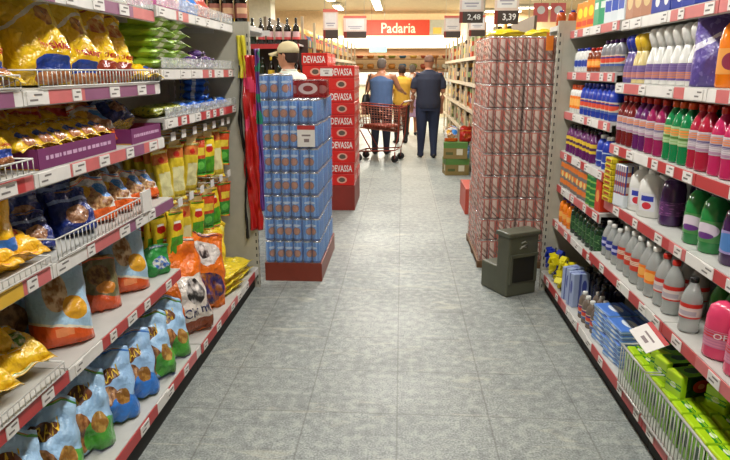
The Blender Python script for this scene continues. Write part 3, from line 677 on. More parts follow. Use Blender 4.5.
b_soft = {
 'darkred': plastic('liquid_dark_red',(.42,.08,.10)), 'magenta': plastic('liquid_magenta',(.58,.10,.33)),
 'green': plastic('liquid_green',(.03,.48,.27)), 'pinkred': plastic('liquid_pink_red',(.66,.10,.22)), 'hotpink': plastic('liquid_hot_pink',(.74,.14,.36)),
 'violet': plastic('liquid_violet',(.36,.10,.36)), 'purple': plastic('liquid_purple',(.25,.12,.32)), 'blue': plastic('liquid_blue',(.13,.24,.66)),
 'white': plastic('bottle_white',(.88,.88,.86)), 'clear': P('bottle_clear',(.86,.88,.87),.1,trans=.6), 'dkgreen': plastic('bottle_dark_green',(.06,.2,.12)),
 'orange': plastic('bottle_orange',(.93,.50,.08)), 'amber': plastic('bottle_amber',(.5,.22,.1)), 'greenjug': plastic('bottle_green_jug',(.14,.52,.25)),
 'wine': P('glass_wine_dark',(.08,.06,.05),.08,coat=.5), 'winegreen': P('glass_wine_green',(.06,.14,.07),.08,coat=.5), 'lilac': plastic('bottle_lilac',(.40,.35,.58)), 'cream': plastic('bottle_cream',(.85,.78,.55)), 'grey': plastic('bottle_grey',(.5,.5,.52)), 'pinkdome': plastic('bottle_pink_dome',(.87,.25,.42),rough=.25)}
def row(key, maker, side, z, ya, yb, n, x0, rows, dx, desc, where, group, cat='bottle', rot=None, jit=.006, scale=1.0, rs=None):
    for r_ in range(rows):
        for i in range(n):
            y = ya+(yb-ya)*(i+.5)/n
            a = (rot if rot is not None else (-60 if side > 0 else 60)) + random.uniform(-8, 8)
            if rows == 1 and n == 1: lab = '%s on %s' % (desc, where)
            elif rows == 1: lab = '%s, %s from the camera, on %s' % (desc, ORD[i], where)
            else: lab = '%s, %s from camera, %s row, %s' % (desc, ORD[i], ['front','second','third','fourth'][r_], where)
            spawn(key, maker, (side*(x0+r_*dx)+random.uniform(-jit,jit)*.5, y+random.uniform(-jit,jit)*.5, z+.001), R(a), lab, cat, group, scale)
BM = bottle_maker
# R2 (second right shelf), near bays
bulb = BM('cleaner_bottle','bulb',.235,.034,b_soft['white'],c_wht,l_pur)
row('bulb', bulb, 1, 1.41, 2.42,2.92,6, 1.10,2,.085,'white cleaner bottle with bulging cap','second right shelf','white bulb-cap bottles')
row('bulby', BM('cleaner_bottle','bulb',.22,.032,b_soft['cream'],c_yel,l_pur), 1, 1.41, 2.95,3.07,2, 1.10,2,.085,'cream cleaner bottle with yellow cap','second right shelf','cream bottles')
row('bulbb', BM('cleaner_bottle','bulb',.22,.032,b_soft['lilac'],c_blu,l_pur), 1, 1.41, 3.07,3.19,2, 1.10,2,.085,'lilac cleaner bottle with blue cap','second right shelf','lilac bottles')
def pouch():
    r = make_bag('refill_pouch', G('violet_pouch_print',(.36,.30,.60),[('h',.52,-.3,1,.62,(.86,.86,.92)),('n',8,.6,(.5,.45,.72))],.3,.04,crinkle=.4,coat=.3), .15,.24,.06, seed=41)
    return r
row('pouch', pouch, 1, 1.41, 2.33,2.41,1, 1.12,1,.08,'violet pouch with white diagonal logo band','second right shelf','violet pouches', cat='pouch', rot=-35)
row('orb', BM('cleaner_bottle','jug',.25,.052,b_soft['orange'],c_org,G('orange_bottle_label',(.90,.62,.3),[('e',.5,.5,.12,.35,(.55,.2,.3))],.4), sy=.62), 1, 1.41, 2.07,2.29,2, 1.12,2,.11,'orange cleaner bottle','second right shelf','orange cleaner bottles', rot=-30)
row('orbw', BM('cleaner_bottle','jug',.22,.045,b_soft['white'],c_org,l_mix, sy=.62), 1, 1.41, 1.3,2.02,7, 1.12,1,.11,'white cleaner bottle with orange cap','second right shelf','white orange-cap bottles', rot=-30)
# R2 far bay
row('r2a', BM('cleaner_bottle','jug',.135,.033,b_soft['white'],c_blu,l_blu, sy=.7), 1, 1.46, 3.78,4.06,4, 1.09,2,.08,'small white bottle with blue cap','second far right shelf','small blue-cap bottles')
row('r2b', BM('cleaner_bottle','jug',.13,.032,b_soft['amber'],c_red,l_orn), 1, 1.46, 3.54,3.77,3, 1.09,2,.08,'amber bottle with orange label','second far right shelf','amber bottles')
row('r2c', BM('cleaner_bottle','jug',.16,.033,b_soft['grey'],c_vio,l_mix), 1, 1.46, 3.22,3.53,4, 1.09,2,.08,'grey bottle with purple cap','second far right shelf','grey purple-cap bottles')
# R1 top shelf: mixed packs
def box_maker(name, w, d, h, mats, bev=.004):
    """carton: local front is -Y. mats=(front, side, top)"""
    def f():
        r = root(name); m = MB(); m.box(-w/2,w/2,-d/2,d/2,0,h, ms=[0,0,1,1,2,2])
        o = m.build('carton', list(mats), r, bevel=0)
        md = o.modifiers.new('b','BEVEL'); md.width = bev; md.segments = 2
        m = MB(); m.box(-w*.5-.0006,w*.5+.0006,-d*.04,d*.04,h,h+.0008); m.build('flap_seam', mats[2], r)
        return r
    return f
def pm(name, base, el, **k): return G(name, base, el, .35, .03, **k)
m_o1 = pm('print_orange_yellow',(.92,.55,.15),[('e',.5,.6,.3,.2,(.93,.85,.2)),('r',.1,.9,.1,.3,(.85,.3,.2))]); m_g1 = pm('print_green_box',(.15,.60,.42),[('r',.2,.8,.5,.7,(.85,.9,.85))])
m_b1 = pm('print_blue_box',(.12,.22,.60),[('h',.45,-.4,1,.62,(.85,.87,.92)),('e',.6,.25,.2,.12,(.9,.9,.9))]); m_p1 = pm('print_pinkish_box',(.72,.52,.42),[('e',.5,.5,.3,.25,(.85,.75,.55))]); m_w1 = pm('print_white_blue_box',(.82,.86,.88),[('r',.1,.9,.3,.6,(.15,.3,.7)),('e',.5,.8,.3,.12,(.2,.65,.5))])
for key, mt, ya, yb, n, hh_, desc in [('k1',m_o1,3.72,4.06,3,.15,'orange and yellow box'),('k2',m_g1,3.52,3.7,2,.17,'green box'),('k3',m_w1,3.22,3.5,3,.18,'white and blue box'),('k4',m_p1,2.9,3.18,3,.16,'tan box with pale oval'),('k5',m_b1,2.27,2.88,6,.18,'dark blue box')]:
    row(key, box_maker('carton_pack', .085,.12,hh_,(mt,mt,mt)), 1, 1.70+(.005 if ya>3.2 else 0), ya,yb,n,1.12,1,.13,desc,'top right shelf',desc+'es in a row',cat='box',rot=-80)
# R3 near
gS = {'darkred':('dark red softener bottle',3.02,3.19,2),'violet':('violet softener bottle',2.86,3.02,2),'magenta':('magenta softener bottle',2.70,2.86,2),'green':('green softener bottle',2.46,2.68,3),'pinkred':('pink-red softener bottle',1.86,2.24,4),'hotpink':('hot pink softener bottle',2.25,2.45,2)}
ords = [('darkred',2.98,3.19,3,c_red,l_wht),('violet',2.83,2.97,2,c_red,l_wht),('magenta',2.65,2.83,2,c_red,l_wht),('green',2.41,2.63,3,c_org,l_grn),('pinkred',2.26,2.40,2,c_red,l_wht),('hotpink',1.90,2.24,4,c_red,l_wht)]
names = {'darkred':'dark red softener bottle','violet':'violet softener bottle','magenta':'magenta softener bottle','green':'green softener bottle','pinkred':'clear red softener bottle','hotpink':'pink softener bottle'}
for k, ya, yb, n, cp, lb in ords:
    row('s3'+k, BM('softener_bottle','soft',.235,.038,b_soft[k],cp,lb), 1, 1.115, ya,yb,n,1.10,3,.09,names[k],'third right shelf',names[k]+'s')
row('s3w', BM('softener_bottle','soft',.235,.038,b_soft['white'],c_red,l_wht), 1, 1.115, 1.3,1.85,6,1.10,1,.09,'white softener bottle','third right shelf','white softener bottles')
# R3 far bay
row('t3a', BM('cleaner_bottle','tall',.165,.026,b_soft['white'],c_org,l_orn), 1, 1.217, 3.84,4.06,4,1.08,2,.07,'slim white bottle with orange label','third far right shelf','slim white bottles')
row('t3b', BM('cleaner_bottle','jug',.18,.034,b_soft['blue'],c_blu,l_mix), 1, 1.217, 3.22,3.82,8,1.085,2,.08,'blue bottle with multicoloured label','third far right shelf','blue bottles')
# R4 far bay
row('f4a', BM('cleaner_bottle','soft',.175,.030,b_soft['violet'],c_blk,l_yel), 1, .965, 3.48,4.06,8,1.08,2,.07,'violet bottle with yellow label','fourth far right shelf','violet yellow-label bottles')
row('f4b', BM('cleaner_bottle','jug',.17,.04,b_soft['blue'],c_wht,l_blu,sy=.7), 1, .965, 3.23,3.46,2,1.085,2,.09,'blue jug-shaped bottle','fourth far right shelf','blue jug bottles')
# R4 near: yellow stacks, colourful pack, white jugs, dark purple, green
m_yr = pm('print_yellow_red_pack',(.80,.72,.10),[('r',.2,.8,.3,.7,(.65,.12,.08)),('s',6,0,.12,(.35,.35,.08))])
for c, y in enumerate([3.13,3.14]):
    for k in range(8):
        spawn('yr', box_maker('sponge_pack',.1,.16,.026,(m_yr,m_yr,m_yr),.005), (1.11+c*.17,y,.831+k*.0275), R(-88+random.uniform(-5,5)), 'yellow and red flat pack, %s from bottom of %s stack' % (ORD[k],['front','rear'][c]), 'pack', 'yellow and red packs in stacks')
m_cp = pm('print_colour_pack',(.75,.72,.70),[('s',0,4,.4,(.62,.28,.2)),('s',5,0,.3,(.2,.25,.55)),('h',-1,0,1,.3,(.85,.88,.9))])
for k, y in enumerate([3.02,3.03]):
    spawn('cp', box_maker('colour_pack',.1,.14,.2,(m_cp,m_cp,m_cp)), (1.12+k*.16,y,.831), R(-80), ['striped multicoloured box beside the yellow stacks, front one','striped multicoloured box beside the yellow stacks, rear one'][k], 'box', 'striped boxes')
def jug():
    r = root('bleach_jug')
    m = MB(); m.lathe([(.9,0),(1,.03),(1,.55),(.9,.74),(.55,.87),(.3,.91)], 16, 1, .62, zmul=.215, rmul=.058); m.build('jug_body', b_soft['white'], r)
    MB().lathe([(.34,.90),(.36,.905),(.36,.99),(.3,1.0)], 12, zmul=.215, rmul=.058).build('cap', c_wht, r)
    MB().tube([(.03,0,.19),(.066,0,.175),(.074,0,.13),(.058,0,.085)], .009, 8, radii=[.009,.011,.011,.009]).build('handle', b_soft['white'], r)
    m = MB(); m.grid(lambda u,v: Vector(((u-.5)*.07, -.0365*math.sqrt(max(.05,1-((u-.5)*.07/.06)**2)), .03+v*.08)), 6, 2); m.build('label', G('label_jug_print',(.85,.85,.88),[('r',.1,.9,.55,.85,(.2,.25,.65)),('e',.5,.3,.3,.2,(.8,.2,.25))],.4), r)
    return r
for k, (y, x) in enumerate([(2.91,1.12),(2.79,1.12),(2.90,1.25),(2.77,1.25)]):
    spawn('jug', jug, (x,y,.831), R(-48), ['white bleach jug, farther of the front pair','white bleach jug, nearer of the front pair','white bleach jug, farther of the back pair','white bleach jug, nearer of the back pair'][k], 'jug', 'white bleach jugs')
row('pur4', BM('softener_bottle','dome',.2,.05,b_soft['purple'],c_vio,G('label_dark_purple',(.32,.16,.36),[('n',12,.6,(.6,.35,.6))],.4)), 1, .83, 2.58,2.70,1,1.15,2,.12,'dark purple bottle','fourth right shelf','dark purple bottles')
row('gr4', BM('cleaner_bottle','jug',.23,.047,b_soft['greenjug'],c_blk,G('label_green_jug',(.3,.55,.3),[('e',.5,.55,.18,.35,(.85,.8,.85)),('e',.5,.3,.12,.15,(.4,.2,.5))],.4)), 1, .83, 2.17,2.42,2,1.13,2,.11,'green cleaner bottle','fourth right shelf','green cleaner bottles')
row('gr4b', BM('cleaner_bottle','jug',.23,.047,b_soft['purple'],c_blk,G('label_purple_jug',(.62,.55,.75),[('e',.5,.5,.2,.4,(.3,.5,.75))],.4)), 1, .83, 1.55,2.14,5,1.13,1,.11,'purple cleaner bottle','fourth right shelf','purple cleaner bottles')
# R5 far bay: orange-grey cartons, green, red
m_og = pm('print_orange_grey',(.85,.45,.14),[('s',0,3.2,.42,(.45,.43,.42)),('e',.5,.5,.2,.12,(.9,.8,.5))]); m_gr = pm('print_green',(.12,.45,.2),[('s',0,5,.3,(.5,.7,.3))]); m_rd = pm('print_red',(.78,.2,.1),[('e',.5,.5,.3,.2,(.9,.6,.3))])
row('og', box_maker('carton_pack',.07,.12,.165,(m_og,m_og,m_og)), 1, .745, 3.5,4.06,7,1.10,1,.13,'orange and grey box','fifth far right shelf','orange and grey boxes',cat='box',rot=-80)
row('gg', box_maker('carton_pack',.07,.12,.165,(m_gr,m_gr,m_gr)), 1, .745, 3.34,3.48,2,1.10,1,.13,'dark green box','fifth far right shelf','dark green boxes',cat='box',rot=-80)
row('rr', box_maker('carton_pack',.07,.12,.165,(m_rd,m_rd,m_rd)), 1, .745, 3.23,3.33,1,1.10,1,.13,'red box','fifth far right shelf','red boxes',cat='box',rot=-80)
# R6 far bay
row('f6a', BM('cleaner_bottle','jug',.165,.034,b_soft['orange'],c_vio,l_orn), 1, .51, 3.78,4.05,3,1.07,2,.09,'orange bottle with violet cap','sixth far right shelf','orange violet-cap bottles')
row('f6b', BM('cleaner_bottle','tall',.185,.033,b_soft['dkgreen'],c_blk,G('label_dkgreen',(.12,.3,.16),[('n',10,.6,(.4,.55,.35))],.4)), 1, .51, 3.22,3.76,7,1.07,2,.09,'dark green bottle','sixth far right shelf','dark green bottles')
# R5 near: spirits / soft bottles
row('f5a', BM('cleaner_bottle','pet',.18,.032,b_soft['clear'],c_wht,G('label_blue_violet',(.15,.2,.55),[('r',.3,.7,.3,.6,(.75,.75,.9))],.4)), 1, .545, 2.94,3.18,3,1.07,2,.09,'clear bottle with blue label','fifth right shelf','clear blue-label bottles')
row('f5b', BM('alcohol_bottle','pet',.215,.038,b_soft['clear'],c_wht,l_red), 1, .545, 2.66,2.93,3,1.07,2,.09,'clear bottle with red label','fifth right shelf','clear red-label bottles')
row('f5c', BM('alcohol_bottle','pet',.215,.038,b_soft['clear'],c_wht,l_orn), 1, .545, 2.50,2.65,2,1.07,2,.09,'clear bottle with orange label','fifth right shelf','clear orange-label bottles')
row('f5d', BM('alcohol_bottle','pet',.215,.038,b_soft['clear'],c_red,l_redw), 1, .545, 2.30,2.48,2,1.07,2,.09,'clear bottle with red cap and white label','fifth right shelf','clear white-label bottles')
row('f5e', BM('alcohol_bottle','pet',.205,.037,b_soft['clear'],c_blk,l_redw), 1, .545, 2.13,2.22,1,1.06,1,.09,'clear bottle with black cap','fifth right shelf','clear black-cap bottles')
row('f5g', BM('alcohol_bottle','pet',.2,.036,plastic('bottle_green_pet',(.2,.5,.2)),c_blk,None), 1, .545, 2.05,2.24,2,1.17,2,.09,'green bottle behind the black-cap bottle','fifth right shelf','green bottles')
row('f5p', BM('soap_bottle','dome',.195,.062,b_soft['pinkdome'],c_wht,G('label_pink_dome',(.82,.52,.62),[('r',.22,.78,.55,.95,(.80,.18,.2)),('s',0,6,.4,(.75,.45,.58))],.4), sy=.75, badge=('OFF',.06,.02,ink_wht,.44)), 1, .545, 1.62,2.02,3,1.075,2,.12,'large pink soap bottle','fifth right shelf','large pink soap bottles', rot=-38)
# base shelf right
def cluster():
    m = MB(); rn = random.Random(5)
    for k in range(26):
        p = Vector((rn.uniform(-.05,.05), rn.uniform(-.05,.05), rn.uniform(.02,.17))); ax = rn.uniform(0,PI)
        M = Matrix.Translation(p) @ Matrix.Rotation(ax,4,'Z') @ Matrix.Rotation(rn.uniform(-.8,.8),4,'X')
        m.box(-.022,.022,-.006,.006,-.02,.02,0,M)
    return m
def cl(mat, nm):
    def f():
        r = root(nm); cluster().build('sachet_bunch', mat, r); MB().tube([(0,0,.0),(0,0,.19)], .004, 6).build('hanging_strip', black, r); return r
    return f
spawn('cly', cl(P('sachet_yellow',(.85,.80,.10),.35),'sachet_strip'), (1.02,3.85,.147), 0, 'bunch of bright yellow sachets by the grey bin', 'sachets')
spawn('cly', None, (1.03,3.70,.147), 1, 'bunch of bright yellow sachets, one nearer the camera', 'sachets')
spawn('clb', cl(P('sachet_blue',(.12,.2,.6),.35),'sachet_strip'), (1.03,3.99,.147), 0, 'bunch of blue sachets between grey bin and yellow sachets', 'sachets')
m_lb = pm('print_pale_tall_box',(.62,.68,.82),[('r',.35,.5,0,1,(.3,.35,.6)),('e',.7,.6,.15,.2,(.25,.3,.6))])
row('lbx', box_maker('carton_pack',.07,.1,.2,(m_lb,m_lb,m_lb)), 1, .145, 3.40,3.60,2,1.03,1,.1,'tall pale blue box','right base shelf','tall pale blue boxes',cat='box',rot=-70)
row('dkb', BM('cleaner_bottle','tall',.2,.033,plastic('bottle_navy',(.1,.12,.25)),c_blk,None), 1, .145, 3.2,3.6,4,1.12,2,.08,'navy bottle','right base shelf','navy bottles')
row('gyw', BM('cleaner_bottle','jug',.15,.030,plastic('bottle_greybrown',(.45,.40,.36)),c_wht,l_mix), 1, .145, 3.02,3.30,4,1.02,2,.07,'small grey-brown bottle with white cap','right base shelf','white-cap bottles')
m_bp = pm('print_light_blue_pack',(.42,.58,.78),[('s',0,2,.35,(.75,.83,.9)),('e',.5,.5,.16,.28,(.85,.88,.9)),('e',.8,.4,.1,.2,(.15,.3,.65))]); m_bt = pm('print_blue_pack_top',(.30,.48,.80),[('e',.5,.5,.3,.2,(.85,.88,.92)),('h',.75,0,1,.85,(.12,.2,.6))])
for c, (x, y) in enumerate([(1.07,2.93),(1.07,2.74),(1.07,3.0),(1.24,2.85),(1.24,2.68)]):
    if c == 2: continue
    for k in range(8):
        spawn('bpk', box_maker('tissue_pack',.17,.15,.022,(m_bp,m_bp,m_bt),.006), (x,y,.146+k*.0232), R(-84+random.uniform(-5,5)), 'light blue flat pack, %s from bottom of %s stack' % (ORD[k],['front far','front near','','back far','back near'][c]), 'pack', 'light blue packs in four stacks')
# lime boxes
m_lf = G('print_lime_box_front',(.10,.22,.12),[('e',.5,.42,.28,.24,(.70,.22,.14)),('h',.84,0,1,2,(.65,.82,.12)),('e',.5,.42,.12,.1,(.85,.55,.4)),('h',-1,0,1,.12,(.35,.6,.12))],.25,.03,coat=.4)
m_lt = G('print_lime_box_top',(.70,.86,.12),[('h',.35,0,1,.6,(.20,.55,.16)),('e',.5,.48,.2,.12,(.9,.93,.85))],.2,.05,coat=.5)
m_ls = G('print_lime_box_side',(.45,.68,.14),[('e',.5,.5,.25,.2,(.12,.3,.15)),('h',.84,0,1,2,(.75,.86,.15))],.25,.04,coat=.4)
mkx = box_maker('soap_box', .085,.09,.15,(m_ls,m_lf,m_lt),.007)
n = 0
for r_ in range(4):
    for i in range(13):
        y = 1.42+i*.093
        spawn('lime', mkx, (1.05+r_*.1, y, .146), R(-88+random.uniform(-4,4)), 'lime green box on right base shelf, %s from camera, %s row' % (ORD[i],['aisle-side','second','third','back'][r_]), 'box', 'lime green boxes behind the wire guard')
for i, (x, y) in enumerate([(1.17,2.3),(1.17,2.2),(1.26,2.25),(1.26,2.12),(1.17,2.42)]):
    spawn('lime', mkx, (x, y, .302+.035), (R(90),R(0),R(-80+i*6)), 'lime green box lying on top of the others, %s of five' % ORD[i], 'box', 'lime green boxes lying on top')

# tilted white price card hanging from the fifth right shelf
_z = Vector((.93,.10,.36)).normalized(); _n = Vector((-.36,-.45,.82)); _n = (_n-_z*_n.dot(_z)).normalized(); _x = (-_n).cross(_z)
PCM = Matrix((_x, -_n, _z)).transposed()
def pcard():
    r = root('price_card')
    MB().box(-.06,.06,-.0015,.0015,0,.09).build('card', tagw, r)
    MB().box(-.06,.06,-.002,-.0015,.072,.09).build('red_header', red, r)
    m = MB(); m.box(-.03,.03,-.0022,-.0015,.045,.052); m.box(-.015,.02,-.0022,-.0015,.02,.034); m.build('print', P('card_print',(.5,.45,.45),.5), r)
    return r
spawn('pcard', pcard, (.895,2.20,.485), tuple(PCM.to_euler()), 'white price card with red edge tilted out from fifth right shelf', 'price card')
spawn('pcard', pcard, (-.64,4.182,.965), (0,0,0), 'white price card with red header on the blue can stack', 'price card', None, (1,1,1.6))
spawn('pcard', pcard, (-.775,6.528,1.41), (0,0,0), 'white price card on the red beer cartons', 'price card', None, 1.05)

# ------------------------------------------------------------------ cans in shrink-wrapped packs
silver = P('can_silver',(.78,.78,.78),.25,.9)
def can_mesh(mat, h=.1615, r=.0325):
    m = MB(); m.lathe([(.84,.012),(.98,.04),(1,.06),(1,.90),(.97,.93)], 14, zmul=h, rmul=r, cap=False, m=0)
    m.lathe([(.80,0),(.84,.012)], 14, zmul=h, rmul=r, m=1); m.lathe([(.97,.93),(.86,.975),(.84,1.0),(.80,1.0),(.78,.985),(.1,.985)], 14, zmul=h, rmul=r, m=1)
    return m.mesh('can', [mat, silver], merge=0)
g_blue = G('blue_can_print',(.32,.54,.82),[('s',8,0,.3,(.50,.69,.91)),('e',.5,.46,.15,.19,(.55,.42,.42)),('e',.5,.46,.12,.15,(.74,.50,.36)),('e',.5,.74,.16,.06,(.75,.82,.9)),('h',-1,0,1,.1,(.2,.35,.62)),('e',.0,.46,.1,.16,(.75,.8,.88)),('e',1,.46,.1,.16,(.75,.8,.88))],.3,.0,.3)
g_redc = G('red_silver_can_print',(.82,.36,.28),[('r',.30,.70,.04,.96,(.86,.77,.72)),('h',.62,1.3,1,.80,(.60,.47,.42)),('h',.98,1.3,1,1.08,(.45,.35,.32)),('h',1.26,1.3,1,1.4,(.60,.47,.42)),('r',.0,.12,.04,.96,(.60,.54,.50)),('r',.88,1,.04,.96,(.60,.54,.50)),('r',.47,.53,.04,.96,(.66,.26,.2))],.3,.0,.1)
me_blue = can_mesh(g_blue); me_red = can_mesh(g_redc)
filmA = film('shrink_film',(.80,.86,.95),.13,.15); filmB = film('shrink_film_warm',(.86,.76,.73),.19,.15)
def can_pack(me, fm, nx, ny, seed):
    def f():
        r = root('can_pack'); rn = random.Random(seed); d = .0665
        for i in range(nx):
            for j in range(ny):
                obj('can', me, r, ((i-(nx-1)/2)*d, (j-(ny-1)/2)*d, .0005), (0,0,rn.uniform(-.9,.9)))
        W = nx*d/2+.0005; D = ny*d/2+.0005; H = .1628; m = MB(); N = 8
        # wrap: loose sleeve round the sides and over the top
        pts = []
        def ring(z, k): 
            out = []
            for (ax,ay),(bx_,by) in [((-W,-D),(W,-D)),((W,-D),(W,D)),((W,D),(-W,D)),((-W,D),(-W,-D))]:
                for t in range(N):
                    x = ax+(bx_-ax)*t/N; y = ay+(by-ay)*t/N
                    q = .0015*noise.noise(Vector((x*40,y*40,z*40+seed)))
                    out.append(m.bm.verts.new((x*(1+q),y*(1+q)-0,z)))
            return out
        rs = [ring(z, 0) for z in (.002,.05,.1,.148,H)]
        for a, b in zip(rs, rs[1:]):
            for i in range(len(a)): m.face([a[i],a[(i+1)%len(a)],b[(i+1)%len(a)],b[i]],0,True)
        m.face(rs[-1],0)
        m.build('shrink_wrap', fm, r)
        return r
    return f
packB = can_pack(me_blue, filmA, 6, 4, 2); packR = can_pack(me_red, filmB, 4, 6, 3)
MB().box(-.205,.205,-.43,.43,0,.135).build('display_podium', P('base_red_brown',(.50,.20,.13),.4), None, (-.755,4.62,0), bevel=.004)
tag(bpy.data.objects['display_podium'], 'reddish brown box under the blue can stack', 'display base')
for k in range(7):
    for j in range(3):
        sh = random.uniform(-.006,.006)
        spawn('packB', packB, (-.755+sh, 4.32+j*.277, .1355+k*.1636), (0,0,random.uniform(-.012,.012)),
              'blue can pack, %s layer up, %s of the stack' % (ORD[k], ['front','middle','rear'][j]), 'can pack', 'blue can packs in the stack', 1.0)
packB3 = can_pack(me_blue, filmA, 3, 4, 5)
spawn('packB3', packB3, (-.86, 4.32, .1355+7*.1636), 0, 'small blue can pack on the very top of the blue stack', 'can pack')
me_dr = can_mesh(G('dark_red_can_print',(.55,.12,.12),[('e',.5,.5,.2,.25,(.75,.7,.68))],.3,.0,.3), .122)
def packD():
    r = root('can_pack')
    for i in range(4):
        for j in range(3): obj('can', me_dr, r, ((i-1.5)*.0665,(j-1)*.0665,0))
    MB().box(-.135,.135,-.102,.102,0,.125).build('shrink_wrap', film('film_red',(.65,.15,.15),.45,.2), r); 
    m = MB(); m.grid(lambda u,v: Vector(((u-.5)*.16,-.103,.02+v*.085)),2,2); m.build('emblem', G('emblem_white',(.5,.12,.12),[('e',.5,.5,.42,.46,(.75,.66,.64)),('e',.5,.5,.22,.24,(.5,.14,.14))],.4), r)
    return r
spawn('packD', packD, (-.665, 4.55, .1355+7*.1636), .05, 'dark red can pack on top of the blue can stack', 'can pack')
gp = 'red and silver can packs in the right stack'
for k in range(10):
    for i in range(2):
        for j in range(2):
            spawn('packR', packR, (.74+i*.27+random.uniform(-.005,.005), 4.79+j*.41, .055+k*.1645), (0,0,random.uniform(-.01,.01)),
                  'red and silver can pack, %s layer up, %s %s column' % (ORD[k], ['front','rear'][j], ['left','right'][i]), 'can pack', gp)
def pallet():
    r = root('pallet')
    MB().box(-.28,.28,-.42,.42,.03,.055).build('deck', P('pallet_wood',(.45,.33,.22),.7), r)
    for y in (-.38,0,.38): MB().box(-.28,.28,y-.03,y+.03,0,.03).build('skid', P('pallet_wood',(.45,.33,.22),.7), r)
    return r
spawn('pallet', pallet, (.875,4.995,0), 0, 'thin wooden base under the red and silver can stack', 'pallet')
spawn('yf', None, (.80,4.93,.055+10*.1645+.035), (R(-90),0,R(10)), 'yellow bag lying on top of the right can stack, left one', 'bag', 'yellow bags on the can stack')
spawn('yf', None, (1.03,4.95,.055+10*.1645+.035), (R(-90),0,R(-15)), 'yellow bag lying on top of the right can stack, right one', 'bag', 'yellow bags on the can stack')

# red beer cartons
crm = G('red_beer_carton_print',(.80,.13,.10),[('h',.86,0,1,.9,(.62,.08,.07)),('h',.08,0,1,.11,(.62,.08,.07))],.35,.0)
crs = G('red_beer_carton_end',(.80,.13,.10),[('e',.5,.5,.2,.3,(.85,.62,.55)),('e',.5,.5,.13,.2,(.35,.3,.25))],.35,.02)
def crate(text):
    def f():
        r = root('beer_carton'); m = MB(); m.box(-.133,.133,-.2,.2,0,.123, ms=[0 if text else 1,0,0,0,0,0]); o = m.build('carton', [crm, crs], r)
        md = o.modifiers.new('b','BEVEL'); md.width = .006; md.segments = 2
        if text:
            flat_text('DEVASSA', .225, .07, ink_wht, r, (0,-.2035,.06))
        flat_text('DEVASSA', .3, .06, ink_wht, r, (.1365,0,.06), (PI/2,0,PI/2))
        return r
    return f
MB().box(-.27,.27,-.4,.4,0,.27).build('display_podium', P('base_dark_red',(.50,.15,.11),.5), None, (-.757,6.92,0), bevel=.005)
tag(COL.objects[-1], 'dark red box under the red beer cartons', 'display base')
for k in range(11):
    for i in range(2):
        for j in range(2):
            if k == 10 and i == 1: continue
            tx = (k+i) % 2 == 0
            spawn('crT' if tx else 'crE', crate(tx), (-.892+i*.27+random.uniform(-.004,.004), 6.73+j*.405, .2705+k*.1245), (0,0,random.uniform(-.01,.01)),
                  'red beer carton %s, %s layer up, %s %s column' % ('with lettering' if tx else 'with emblem', ORD[k], ['front','rear'][j], ['left','right'][i]), 'carton', 'red beer cartons in the stack')
# ------------------------------------------------------------------ grey-green bin / step stool
def bin_():
    r = root('waste_bin'); gm = P('bin_grey_green',(.34,.35,.29),.45); dk = P('bin_opening',(.12,.12,.10),.6)
    # local frame: +x along the front face, +y along the side
    w, d, h, lo_ = .245, .25, .43, .19
    m = MB()
    prof = [(0,0),(d+.04,0),(d+.04,lo_),(d*.5,lo_),(d*.5,h),(0,h)]
    a = [m.bm.verts.new((0,y,z)) for y, z in prof]; b = [m.bm.verts.new((w,y,z)) for y, z in prof]
    m.face(a[::-1]); m.face(b)
    for i in range(6): j = (i+1) % 6; m.face([a[i],b[i],b[j],a[j]])
    bmesh.ops.recalc_face_normals(m.bm, faces=m.bm.faces)
    bmesh.ops.triangulate(m.bm, faces=[f for f in m.bm.faces if len(f.verts) > 4])
    o = m.build('bin_body', gm, r); md = o.modifiers.new('b','BEVEL'); md.width = .012; md.segments = 3; md.limit_method = 'ANGLE'
    m = MB(); m.box(-.012,w+.012,-.012,d*.5+.008,h-.02,h+.012); o = m.build('lid', gm, r); md = o.modifiers.new('b','BEVEL'); md.width = .008; md.segments = 2
    m = MB(); m.box(.03,w-.03,-.006,-.001,.10,.27,0); o = m.build('opening', dk, r)
    for x in (.012,w-.03): MB().box(x,x+.018,-.014,0,.09,.28).build('opening_frame', gm, r)
    MB().box(.012,w-.012,-.02,0,.275,.292).build('opening_ledge', gm, r)
    m = MB(); m.tube([(.09,-.003,.33),(.12,-.003,.345),(.15,-.003,.36),(.13,-.003,.375),(.10,-.003,.368)], .005, 6); m.tube([(.10,-.003,.345),(.14,-.003,.335)], .004, 6)
    m.build('logo_mark', P('bin_logo',(.6,.6,.55),.5), r)
    return r
ang = math.atan2(4.048-3.932, .927-.713)
spawn('bin', bin_, (.713,3.932,0), ang, 'grey green stepped waste bin in front of the can stack', 'bin')

